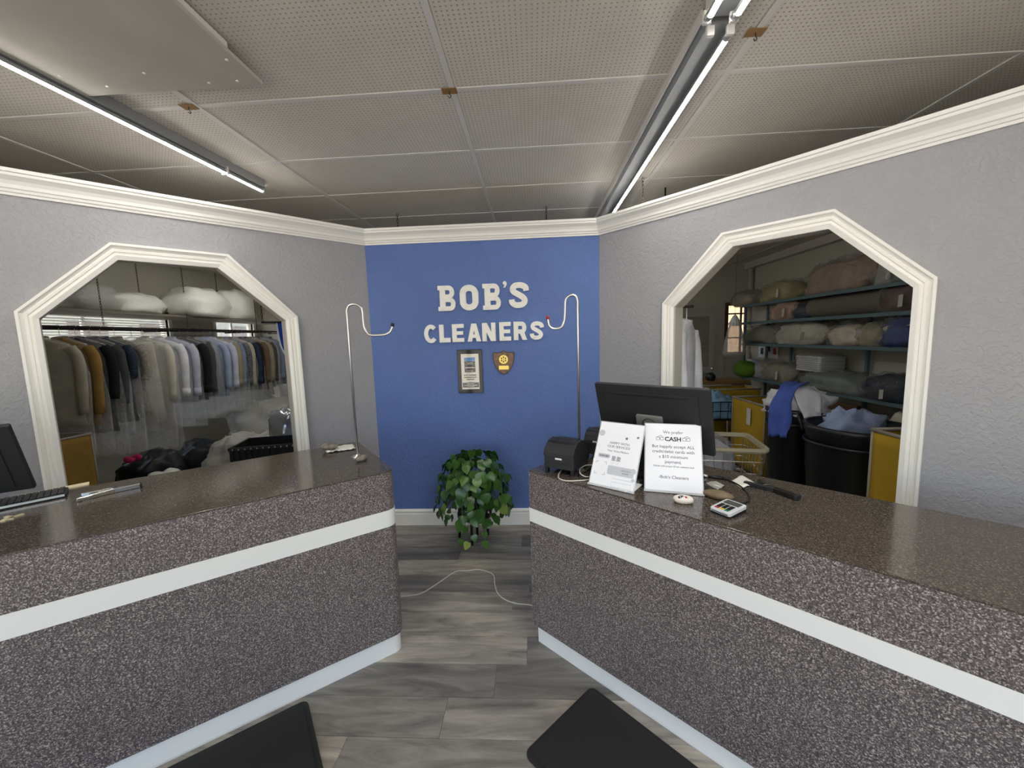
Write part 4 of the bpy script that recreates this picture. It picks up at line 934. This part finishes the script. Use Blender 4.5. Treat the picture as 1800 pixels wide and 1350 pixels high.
# blue banner by the jamb
p = atx(486, 567, -2.35); q = atx(486, 655, -2.35)
t = thing('blue_banner', 'blue cloth panel with white curved piping hanging by the opening', 'banner', (p.x, p.y, q.z))
hh = p.z-q.z; dirb = Vector((.9, .44, 0)).normalized(); Mb = axes((0, 0, 0), dirb, ZU, dirb.cross(ZU))
cu = [(0, hh), (.012, hh*.62), (.03, hh*.44), (.06, hh*.30), (.11, hh*.20), (.19, hh*.13), (.34, hh*.10)]
MB().prism([(.0, hh), (.012, hh*.62), (.03, hh*.44), (.055, hh*.32), (.06, 0), (.40, 0), (.40, hh)], -.004, 0, Mb).build('panel', fcol('banner_blue', (36, 74, 176)), t)
st = MB(); stroke(st, [(a.x, a.y) for a in smoothpath([(x, y, 0) for x, y in cu], 4)], .012, 0, .003, Mb); st.build('curved_piping', PAPER, t)
st = MB(); stroke(st, [(.0, hh), (.0, hh*.62)], .006, 0, .003, Mb); stroke(st, [(.055, hh*.3), (.06, 0), (.4, 0)], .007, 0, .0025, Mb); st.build('edge_piping', PAPER, t)
MB().tube([(-.12*dirb.x, -.12*dirb.y, hh+.004), (.5*dirb.x, .5*dirb.y, hh+.004)], .009, 8).build('rod', DMETAL, t)
chain('thin chain holding the rod of the blue banner', (p.x-.11*dirb.x, p.y-.11*dirb.y), CEIL, p.z, 'banner chain')
# floor clutter of this room
def hamper(label, x0, x1, y0, y1, h, rz=0., inner=KRAFT, m=None, paper=None):
    cx_, cy_ = (x0+x1)/2, (y0+y1)/2; hx, hy = (x1-x0)/2, (y1-y0)/2
    t = thing('canvas_hamper', label, 'hamper', (cx_, cy_, 0), rz); m = m or YEL
    for nm, a_ in (('canvas_side', (-hx, -hx+.006, -hy, hy)), ('canvas_side', (hx-.006, hx, -hy, hy)), ('canvas_side', (-hx+.006, hx-.006, -hy, -hy+.006)), ('canvas_side', (-hx+.006, hx-.006, hy-.006, hy))):
        horiz = (a_[1]-a_[0]) > .01; mb = MB(); G = 10
        for k in range(G+1):
            for i in range(G+1):
                u_, v_ = i/G, k/G; bul = .02*math.sin(PI*v_)*noise.noise(Vector((u_*3+x0, v_*2, cx_)))+.006
                sgn = 1 if (a_[0]+a_[1]+a_[2]+a_[3]) > 0 else -1
                if horiz: mb.v.append((a_[0]+(a_[1]-a_[0])*u_, (a_[2]+a_[3])/2+sgn*bul*(4*u_*(1-u_)), .04+(h-.04)*v_))
                else: mb.v.append(((a_[0]+a_[1])/2+sgn*bul*(4*u_*(1-u_)), a_[2]+(a_[3]-a_[2])*u_, .04+(h-.04)*v_))
        mb.f = [(k*(G+1)+i, k*(G+1)+i+1, (k+1)*(G+1)+i+1, (k+1)*(G+1)+i) for k in range(G) for i in range(G)]
        mb.build(nm, m, t, smooth=True, solid=.004)
    MB().box(-hx, hx, -hy, hy, .035, .045).build('bottom', inner, t)
    c4 = [(-hx, -hy, h), (hx, -hy, h), (hx, hy, h), (-hx, hy, h)]
    for k in range(4): MB().tube([c4[k], c4[(k+1) % 4]], .011, 8).build('rim_tube', GREYT, t, smooth=True)
    for sx in (-1, 1):
        for sy in (-1, 1):
            MB().tube([(sx*hx*.99, sy*hy*.99, .04), (sx*hx*.99, sy*hy*.99, h)], .008, 8).build('corner_post', GREYT, t, smooth=True)
            MB().lathe([(.02, 0), (.02, .035), (0, .035)], 12, Matrix.Translation((sx*hx*.85, sy*hy*.85, 0)), True).build('caster', BLACK, t)
    if paper: o = MB().box(-.001, 0, -.04, .04, -.09, .09).build('paper_note', TAGP, t); o.location = (-hx-.012, paper[0], paper[1])
    return t
GREYT = mat('grey_tube_enamel', S(150, 144, 134), .5)
hamper('dull yellow canvas hamper below the beige and tan coats', -4.62, -4.12, 3.0, 3.42, .80, m=fcol('dull_yellow_canvas', (150, 118, 56)))
bag('black_bag', 'black plastic sack on the floor below the speckled dress', (-4.3, 4.12, 0), .26, .26, .24, 3.3, BINM, 0, None, .25, cat='bag')
bag('black_bag', 'black plastic sack on the floor below the cream robe', (-4.2, 4.72, 0), .3, .28, .22, 5.1, BINM, .4, None, .25, cat='bag')
bag('white_bag', 'small white plastic bag on the floor beside the yellow hamper', (-3.86, 3.82, 0), .17, .17, .17, 6.2, BAGW, 0, None, .2)
tag(MB().box(-.3, .3, -.2, .2, 0, .02).build('cardboard_sheet', KRAFT), 'brown cardboard sheet lying before the black sacks', 'cardboard'); bpy.data.objects['cardboard_sheet'].location = (-3.55, 3.95, 0); bpy.data.objects['cardboard_sheet'].rotation_euler = (0, 0, .5)
p = atx(233, 803, -4.16); t = thing('ribbon_bow', 'small pink ribbon bow tied on a black sack', 'bow', (p.x, p.y, p.z-.05))
PK = fcol('pink', (196, 52, 104))
for s in (-1, 1): o = blob(.05, .025, .035, 3+s, .15, 2, 16, 10, 1, .9).build('loop', PK, t, smooth=True); o.location = (0, s*.045, 0)
blob(.02, .02, .02, 1, .05, 2, 12, 8, 1, .9).build('knot', PK, t, smooth=True)
# heap of folded clear sheeting under the shirts and a silvery bag
bag('plastic_sheeting', 'heap of clear plastic sheeting under the row of shirts', (-4.05, 5.9, 0), .42, .62, .42, 8.8, SHEET, 0, None, .3, cat='sheeting', ridge=.3)
bag('plastic_sheeting', 'crumpled grey plastic heap before the shirts, beside the black crate', (-3.35, 4.35, 0), .36, .40, .30, 4.4, SHEET, .4, None, .3, cat='sheeting', ridge=.3)
p = atx(505, 775, -2.75); bag('silver_bag', 'shiny silvery plastic bag close to the opening edge', (-2.70, p.y, .52), .17, .2, .20, 2.8, mat('silver_film', S(196, 200, 206), .16, .55), 0, None, .25, ridge=.25)
tag(MB().box(-.24, .24, -.26, .26, .47, .52).box(-.24, -.2, -.26, -.22, 0, .47).box(.2, .24, -.26, -.22, 0, .47).box(-.24, -.2, .22, .26, 0, .47).box(.2, .24, .22, .26, 0, .47).build('low_table', KRAFT), 'low brown table under the silvery bag', 'table'); bpy.data.objects['low_table'].location = (-2.70, p.y, 0)
# black wire crate
p = atz(402, 788, .70); q = atz(520, 779, .70)
t = thing('plastic_crate', 'black slotted crate with a wire rim behind the counter', 'crate', (p.x, p.y, .0), math.atan2((q-p).y, (q-p).x))
Lc = (q-p).length+.1
for nm, a_ in (('side', (0, Lc, 0, .02)), ('side', (0, Lc, .36, .38)), ('side', (0, .02, .02, .36)), ('side', (Lc-.02, Lc, .02, .36))): MB().box(*a_, .40, .70).build(nm, BLACK, t)
MB().box(0, Lc, 0, .38, .38, .40).build('bottom', BLACK, t)
MB().box(-.008, Lc+.008, -.008, .02, .672, .70).build('rim', BLACKM, t, bevel=.004)
for k in range(13): MB().box(.03+k*(Lc-.06)/12-.006, .03+k*(Lc-.06)/12+.006, -.010, -.0075, .676, .690).build('rim_slot', METAL, t)
for k in range(13): MB().tube([(.03+k*(Lc-.06)/12, -.011, .44), (.03+k*(Lc-.06)/12, -.011, .672)], .003, 6).build('wire', DMETAL, t)
for sx in (.02, Lc-.02):
    for sy in (.02, .36): MB().box(sx-.02, sx+.02, sy-.02, sy+.02, 0, .38).build('leg', BLACK, t)

# ================================================================== RIGHT WORKROOM
# louvred door in the back wall
a, b = aty(1197, 548, ROOM_YB), aty(1256, 548, ROOM_YB)
dx0, dx1, dh = a.x, b.x, a.z
d = MB()
for q in ((dx0, dx0+.09, 0, dh), (dx1-.09, dx1, 0, dh), (dx0+.09, dx1-.09, dh-.10, dh), (dx0+.09, dx1-.09, 0, .14), (dx0+.09, dx1-.09, .86, .96)): d.box(q[0], q[1], ROOM_YB-.045, ROOM_YB-.008, q[2], q[3])
do = struct('door_1', d, mat('door_paint', S(186, 182, 170), .5))
lv = MB(); z_ = .15
while z_ < dh-.11:
    if not (.84 < z_ < .96): lv.box(dx0+.09, dx1-.09, -.016, .016, -.003, .003, Matrix.Translation((0, ROOM_YB-.026, z_+.012)) @ Matrix.Rotation(.7, 4, 'X'))
    z_ += .030
lv.build('louvres', MATS['door_paint'], do, kind='stuff')
MB().lathe([(0, 0), (.02, 0), (.026, .02), (.018, .04), (0, .045)], 14, axes((dx1-.045, ROOM_YB-.045, .93), X1, ZU, -Y1)).build('door_knob', METAL, do, smooth=True)
for k, q in enumerate(((dx0-.08, dx0-.004, 0, dh+.08), (dx1+.004, dx1+.16, 0, dh+.02), (dx0-.004, dx1+.004, dh+.004, dh+.08))):
    MB().box(q[0], q[1], ROOM_YB-.03, ROOM_YB, q[2], q[3]).build('door_casing', MATS['door_paint'], do)
# back window with dark muntins, sunlit wall outside
wx0, wx1 = _a.x, _b.x+.05
wo = struct('window_3', MB().box(wx0-.05, wx0, ROOM_YB-.02, ROOM_YB+.06, 1.15, 2.05).box(wx1, min(wx1+.05, ROOM_XR-.01), ROOM_YB-.02, ROOM_YB+.06, 1.15, 2.05).box(wx0, wx1, ROOM_YB-.02, ROOM_YB+.06, 2.0, 2.05).box(wx0, wx1, ROOM_YB-.02, ROOM_YB+.06, 1.15, 1.2), mat('window_brown', S(92, 60, 44), .6))
MB().box((wx0+wx1)/2+.03, (wx0+wx1)/2+.055, ROOM_YB+.02, ROOM_YB+.05, 1.2, 2.0).build('mullion', MATS['window_brown'], wo)
for z_ in (1.45, 1.69, 1.86): MB().box(wx0, wx1, ROOM_YB+.02, ROOM_YB+.05, z_-.012, z_+.012).build('muntin', MATS['window_brown'], wo)
MB().box(wx0, wx1, ROOM_YB+.033, ROOM_YB+.037, 1.2, 2.0).build('pane', PANE, wo)
t = thing('neighbour_wall', 'sunlit tan garden wall outside the small paned window', 'wall', (5.2, 11, 0))
MB().box(-3, 3, 0, .2, 0, 3.2).build('masonry', mat('sunlit_tan_stucco', S(214, 178, 138), .9), t); MB().box(-3, 3, -.05, .25, 3.2, 3.3).build('coping', MATS['sunlit_tan_stucco'], t)
# vertical pipe
p = atx(1319, 500, ROOM_XR-.06)
tag(MB().tube([(ROOM_XR-.06, p.y, 0), (ROOM_XR-.06, p.y, CEIL)], .04, 14).build('wall_pipe', BACKW, smooth=True), 'cream vertical pipe on the wall behind the shelves', 'pipe')
# soffit beam
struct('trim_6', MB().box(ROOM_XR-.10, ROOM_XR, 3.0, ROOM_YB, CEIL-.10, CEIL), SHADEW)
# shelving
SX0, SX1 = 3.29, 3.67
ZS = [.855, 1.368, 1.69, 1.955]
t = thing('metal_shelving', 'teal metal shelving along the wall, packed with bagged laundry', 'shelving', (0, 0, 0))
for k, z_ in enumerate(ZS):
    y1_ = 5.25 if k == 2 else 6.3
    ya_ = 3.2
    MB().box(SX0, SX1, ya_, 6.5, z_-.022, z_).build('shelf_board', TEAL, t); MB().box(SX0-.004, SX0, ya_, 6.5, z_-.032, z_+.004).build('shelf_lip', TEAL, t)
for y_ in (3.25, 4.55, 5.85, 6.45):
    for x_ in (SX0+.02, SX1-.02): MB().box(x_-.016, x_+.016, y_-.016, y_+.016, 0, ZS[3]+.02 if x_ > 3.5 else ZS[3]).build('upright', TEAL, t) if x_ > 3.5 or y_ > 6 else None
CLB = {}
def bagmat(n, c, rough=.32): 
    if n not in CLB: CLB[n] = cloth('bagged_'+n, S(*[min(240, q*1.2) for q in c]), rough, .22, 11, .9, 9)
    return CLB[n]
BG = [  # px centre x, shelf index, half depth x, half length y, half height, colour, tag, label
    (1300, 3, .17, .30, .13, 'greybrown', (128, 120, 106), None, 'grey-brown bagged bundle at the far end of the top shelf'),
    (1356, 3, .17, .36, .15, 'olive', (146, 138, 96), -.30, 'yellowish bagged bundle with a tag on the top shelf'),
    (1462, 3, .155, .50, .20, 'rosebrown', (142, 122, 108), None, 'large rosy-brown bagged comforter on the top shelf'),
    (1552, 3, .16, .17, .15, 'clear', (150, 150, 146), -.10, 'clear bagged bundle with a tag beside the rosy-brown comforter'),
    (1596, 3, .18, .18, .14, 'grey', (112, 114, 112), None, 'grey bagged bundle at the near end of the top shelf'),
    (1372, 2, .17, .28, .15, 'pink', (150, 124, 108), -.2, 'pinkish bagged bundle with a tag on the second shelf'),
    (1402, 2, .15, .14, .11, 'navydark', (40, 46, 62), None, 'small navy bagged bundle beside the grey roll'),
    (1578, 2, .17, .22, .15, 'patterned', (84, 66, 62), -.1, 'dark patterned bagged bundle near the opening edge, second shelf'),
    (1333, 1, .17, .46, .15, 'greygreen', (112, 112, 98), None, 'long grey-green bagged bundle at the far end of the third shelf'),
    (1402, 1, .18, .46, .16, 'pale', (168, 164, 152), -.4, 'long pale bagged roll with a swirled end on the third shelf'),
    (1482, 1, .17, .24, .13, 'creamred', (188, 178, 164), None, 'cream bagged bundle with reddish patches on the third shelf'),
    (1530, 1, .17, .17, .13, 'creamnavy', (150, 144, 120), None, 'tan bagged bundle beside the blue one on the third shelf'),
    (1584, 1, .18, .20, .16, 'royal', (44, 62, 118), None, 'blue bagged bundle with pale bands on the third shelf'),
    (1322, 0, .17, .42, .14, 'clear', (150, 150, 146), None, 'clear bagged bundle at the far end of the lowest shelf'),
    (1370, 0, .18, .36, .15, 'taupe', (128, 122, 108), -.2, 'taupe bagged bundle with a tag on the lowest shelf'),
    (1465, 0, .19, .46, .12, 'seagrey', (112, 120, 116), None, 'wide grey-green bagged comforter under the wrapped white stack'),
    (1562, 0, .18, .24, .14, 'navydark', (40, 46, 62), -.12, 'dark navy bagged bundle with a tag on the lowest shelf')]
for k, (px, si, rx, ry, rz, cn, cc, tg, lab) in enumerate(BG):
    p = atx(px, 560, SX0+.05)
    tt = bag('laundry_bag', lab, (SX0+(.19 if rx < .18 else .165), p.y, ZS[si]), rx, ry, rz, k*1.9+.7, bagmat(cn, cc), .0, 'bundles on the teal shelving', .22, (-rx*1.06, tg*.6, rz*1.0) if tg else None, ridge=.14)
    if cn == 'royal':
        for zz in (.03, .15): 
            o = blob(rx*.97, ry*1.0, .05, k, .1, 2, 26, 10, .75, .5).build('pale_band', bagmat('palecream', (196, 184, 150)), tt, smooth=True); o.location = (0, 0, zz)
p = atx(1470, 545, SX0+.05)
t = thing('paper_roll', 'thick grey paper roll lying on the second shelf', 'roll', (SX0+.19, p.y, ZS[2]+.125))
Mx = Matrix.Rotation(-PI/2, 4, 'X')
MB().lathe([(.03, -.52), (.124, -.52), (.124, .52), (.03, .52), (.03, -.52)], 28, Mx).build('roll', mat('grey_kraft', S(118, 112, 102), .8), t, smooth=False); MB().lathe([(.03, -.5), (.026, -.5), (.026, .5), (.03, .5)], 16, Mx).build('core', KRAFT, t)
p = atx(1425, 600, SX0+.05)
t = thing('wrapped_linen', 'stack of white linen wrapped in shiny plastic on the lowest shelf', 'linen', (SX0+.17, p.y, ZS[0]+.20), 0)
for k in range(7): MB().prism(rrect(-.15, .15, -.22+.006*(k % 2), .22-.008*(k % 3), .03), k*.026, k*.026+.024).build('folded_sheet', fcol('linen', (216, 218, 222)), t, bevel=.008)
blob(.165, .24, .115, 3, .05, 2.5, 26, 14, .45, .9).build('plastic_wrap', CLEAR, t, smooth=True)
# bins
def bin_(label, x, y, r, h, handles=True):
    t = thing('black_bin', label, 'bin', (x, y, 0))
    MB().lathe([(0, .0), (r*.84, 0), (r*.86, .02), (r*.93, h*.55), (r*.95, h*.56), (r*.97, h*.9), (r*1.03, h*.93), (r*1.05, h*.97), (r*1.03, h), (r*.97, h), (r*.93, h*.9), (r*.80, .03), (0, .03)], 40).build('tub', BINM, t, smooth=True)
    MB().lathe([(r*1.0, h*.82), (r*1.02, h*.825), (r*1.02, h*.845), (r*1.0, h*.85)], 40).build('rib', BINM, t, smooth=True)
    if handles:
        for an in (2.5, 2.5+PI):
            c = Vector((math.cos(an), math.sin(an), 0)); tg = Vector((-c.y, c.x, 0))
            MB().tube(smoothpath([c*r-tg*.09+ZU*(h*.92), c*(r+.03)-tg*.08+ZU*(h+.03), c*(r+.04)+ZU*(h+.06), c*(r+.03)+tg*.08+ZU*(h+.03), c*r+tg*.09+ZU*(h*.92)], 4), .012, 8).build('handle', BINM, t, smooth=True)
    return t
bin_('wide black tub bin with an open rim beside the yellow hamper', 2.45, 3.10, .33, .83)
bin_('black bin heaped with white laundry and a blue shirt', 2.40, 3.77, .215, .85, False)
def heap(name, label, c, rx, ry, rz, seed, m, cat='laundry', rot=0., flat=.4):
    o = blob(rx, ry, rz, seed, .35, 2.4, 36, 22, .85, flat, .35).build(name, m, smooth=True); o.location = c; o.rotation_euler = (0, 0, rot); return tag(o, label, cat)
heap('laundry_heap', 'heap of white crumpled laundry spilling from the bin', (2.43, 3.79, .80), .225, .215, .15, 3.1, wht)
heap('laundry_cloth', 'light blue crumpled cloth lying in the wide black bin', (2.56, 3.30, .60), .21, .13, .20, 6.4, fcol('sky_blue', (164, 180, 214)))
heap('laundry_sack', 'cream cloth sack slumped behind the wide black bin', (3.04, 3.22, .0), .21, .24, .56, 2.2, fcol('sack_cream', (196, 190, 172)), 'sack')
# blue shirt draped over the rim
def drape(name, label, path, width, wd, m, seed, parent=None):
    P = smoothpath(path, 5); mb = MB(); G = 9; wdv = Vector(wd).normalized()
    for k, p in enumerate(P):
        for i in range(G+1):
            u_ = i/G-.5; q = p+wdv*u_*width*(1+.12*math.sin(k*.5+seed)); n_ = noise.noise(Vector((u_*5+seed, k*.25, seed)))
            mb.v.append(tuple(q+Vector((n_*.03, -abs(n_)*.02, n_*.02))))
    mb.f = [(k*(G+1)+i, k*(G+1)+i+1, (k+1)*(G+1)+i+1, (k+1)*(G+1)+i) for k in range(len(P)-1) for i in range(G)]
    return tag(mb.build(name, m, smooth=True, solid=.008), label, 'laundry')
c0 = Vector((2.40, 3.77, 0)); od = Vector((-.80, -.60, 0)).normalized()
drape('laundry_shirt', 'royal blue shirt sleeve hanging over the rim of the heaped bin', [c0+ZU*1.075-od*.06, c0+od*.14+ZU*1.05, c0+od*.262+ZU*.93, c0+od*.29+ZU*.76, c0+od*.30+ZU*.62], .16, (-od.y, od.x, 0), mblue, 1.3)
od2 = Vector((-.1, -1, 0)).normalized()
drape('laundry_towel', 'white cloth hanging over the rim beside the blue sleeve', [c0+ZU*1.05+od2*.05, c0+od2*.17+ZU*1.01, c0+od2*.258+ZU*.90, c0+od2*.278+ZU*.78], .18, (-od2.y, od2.x, 0), wht, 4.2)
# yellow hampers
hamper('bright yellow canvas hamper close to the opening edge', 2.02, 2.52, 1.95, 2.45, .95)
hamper('tall yellow canvas hamper with a paper note on its side', 2.32, 2.78, 4.08, 4.74, .80, paper=(-.05, .64))
a_ = atz(1240, 675, .82)
hamper('low yellow canvas hamper in front of the louvred door', 2.35, 2.98, 5.35, 5.75, .80)
tag(MB().box(-.5, .5, -.22, .22, .80, .84).box(-.48, -.44, -.2, .2, 0, .8).box(.44, .48, -.2, .2, 0, .8).build('work_table', KRAFT), 'brown work table before the louvred door', 'table'); bpy.data.objects['work_table'].location = (2.65, 6.15, 0)
stone('black_cup', 'small black object on the brown work table', (2.62, 6.02, .84), .07, .06, .07, 0, BLACK, 3, 'object')
# poster and green item by the window
t = thing('notice_poster', 'white poster with dark pictures on the far wall', 'poster', M=axes((3.68, 6.72, 1.13), -Y1, ZU, -X1))
MB().box(0, .52, 0, .38, 0, .004).build('sheet', PAPER, t)
for k, (x_, y_, m_) in enumerate(((.06, .20, REDP), (.06, .05, BINK), (.24, .10, BINK), (.40, .06, REDP), (.34, .22, BINK))): MB().box(x_, x_+.08, y_, y_+.10, .004, .005).build('picture', m_, t)
stone('green_cushion', 'bright green bundle on the lowest shelf below the poster', (3.30, 6.38, ZS[0]+.0), .14, .26, .14, 0, fcol('green', (96, 132, 40)), 5, 'cushion')
# clear poly bag with a white top hanging by the window
p = aty(1291, 590, 6.2)
t = thing('hanging_bag', 'clear gathered bag with a pleated white top hanging by the window', 'bag', (p.x, p.y, 1.18))
MB().rings([[(r_*math.cos(2*PI*i/18)*(1+.1*math.sin(i*3)), r_*math.sin(2*PI*i/18), z_) for i in range(18)] for r_, z_ in ((.12, 0), (.15, .05), (.13, .22), (.09, .42), (.06, .5))], True, True).build('sack', SHEET, t, smooth=True)
MB().rings([[(r_*math.cos(2*PI*i/24)*(1+.12*(i % 2)), r_*math.sin(2*PI*i/24)*(1+.12*(i % 2)), z_) for i in range(24)] for r_, z_ in ((.07, .46), (.075, .5), (.03, .60), (.005, .63))], True, True).build('pleated_top', PAPER, t)
MB().tube([(0, 0, .62), (0, 0, 1.50)], .002, 5).build('string', BCABLE, t)
# blue basket with clothes
t = thing('wire_basket', 'blue laundry basket of light blue clothes beside the noted hamper', 'basket', (2.28, 5.02, .50))
for k in range(6): MB().tube([(-.22+k*.088, -.17, 0), (-.23+k*.092, -.18, .22)], .004, 6).build('wire', BLACK, t)
for z_ in (.0, .11, .22): MB().tube([(-.23, -.18, z_), (.23, -.18, z_), (.23, .18, z_), (-.23, .18, z_), (-.23, -.18, z_)], .006, 6).build('rim_wire', BLACK, t)
MB().box(-.22, .22, -.17, .17, -.01, .0).build('bottom', BLACK, t)
for sx in (-1, 1):
    for sy in (-1, 1): MB().tube([(sx*.2, sy*.15, -.52), (sx*.2, sy*.15, 0)], .012, 8).build('leg', METAL, t)
heap('laundry_cloth', 'light blue clothes piled in the basket', (2.28, 5.02, .51), .19, .15, .17, 8.4, fcol('aqua', (130, 170, 200)), flat=.6)
# rolling wire cart with a cream rim just behind the opening
ra = -.20
t = thing('wire_cart', 'wire basket cart with a cream plastic rim behind the monitor', 'cart', (1.42, 3.14, 0), ra)
CRM = mat('cream_plastic', S(198, 188, 158), .45); cw, cdp, chh = .29, .25, .72
rim = rrect(-cw, cw, -cdp, cdp, .05); rim.append(rim[0])
MB().rings([[(x_*k, y_*k, z_) for x_, y_ in rrect(-cw, cw, -cdp, cdp, .05)] for k, z_ in ((1.0, chh-.035), (1.04, chh-.02), (1.04, chh), (.96, chh), (.95, chh-.03), (1.0, chh-.035))], False, False).build('rim', CRM, t, smooth=False)
for z_, k in ((chh-.10, .97), (chh-.19, .93), (chh-.30, .89)):
    MB().tube([(x_*k, y_*k, z_) for x_, y_ in rim], .0035, 6).build('hoop_wire', METAL, t)
for i in range(9):
    x_ = -cw*.9+i*cw*1.8/8
    for s in (-1, 1): MB().tube([(x_, s*cdp*.97, chh-.03), (x_*.88, s*cdp*.87, chh-.32)], .0028, 6).build('upright_wire', METAL, t)
for i in range(7):
    y_ = -cdp*.85+i*cdp*1.7/6
    for s in (-1, 1): MB().tube([(s*cw*.97, y_, chh-.03), (s*cw*.87, y_*.88, chh-.32)], .0028, 6).build('upright_wire', METAL, t)
MB().box(-cw*.87, cw*.87, -cdp*.87, cdp*.87, chh-.325, chh-.318).build('bottom', DMETAL, t)
for sx in (-1, 1):
    for sy in (-1, 1): MB().tube([(sx*cw*.8, sy*cdp*.8, 0), (sx*cw*.85, sy*cdp*.85, chh-.32)], .010, 8).build('leg', METAL, t)
q = bag('laundry_bag', 'clear plastic bag of white clothes lying in the wire cart', (1.34, 3.14, chh-.30), .17, .17, .17, 9.1, fcol('cart_white', (198, 198, 208)), 0, None, .25, ridge=.2)
blob(.19, .19, .20, 9.4, .25, 2.2, 26, 16, .8, .6, .25).build('plastic_film', CLEAR, q, smooth=True)
tag(blob(.19, .19, .05, 2, .1, 2, 26, 10, .7, .5).build('navy_cloth', navy, smooth=True), 'navy cloth under the clear bag in the wire cart', 'cloth'); bpy.data.objects['navy_cloth'].location = (1.36, 3.10, chh-.316)
# shirts hanging just inside the opening
t = thing('garment_rail', 'short rail behind the opening edge carrying light shirts', 'rail', (0, 0, 0))
p = aty(1196, 560, 3.22); hz = aty(1200, 540, 3.22).z
pa, pb = p+DR*.10, p-DR*.62
MB().tube([(pa.x, pa.y, hz), (pb.x, pb.y, hz)], .010, 8).build('tube', DMETAL, t, smooth=True)
for q in (p-DR*.14, pb): MB().tube([(q.x, q.y, hz), (q.x, q.y, CEIL)], .006, 8).build('hanger_rod', DMETAL, t, smooth=True)
garment('white shirt with dark striped cuff hanging inside the opening edge', p.x+DR.x*.05, p.y+DR.y*.05, wht, 31.2, 'shirt', .85, .19, .52, cover=False, rz=.95, zr=hz)
garment('light blue shirt hanging behind the white striped-cuff shirt', p.x-DR.x*.06, p.y-DR.y*.06, lblue, 35.7, 'shirt', .82, .19, .5, cover=False, rz=.92, zr=hz)
tag(MB().box(-.3, .3, -.02, .02, 0, .78).build('brown_cardboard', mat('brown_board', S(92, 66, 44), .8)), 'brown board leaning under the lowest shelf', 'board'); bpy.data.objects['brown_cardboard'].location = (3.24, 4.4, 0); bpy.data.objects['brown_cardboard'].rotation_euler = (0, 0, PI/2)
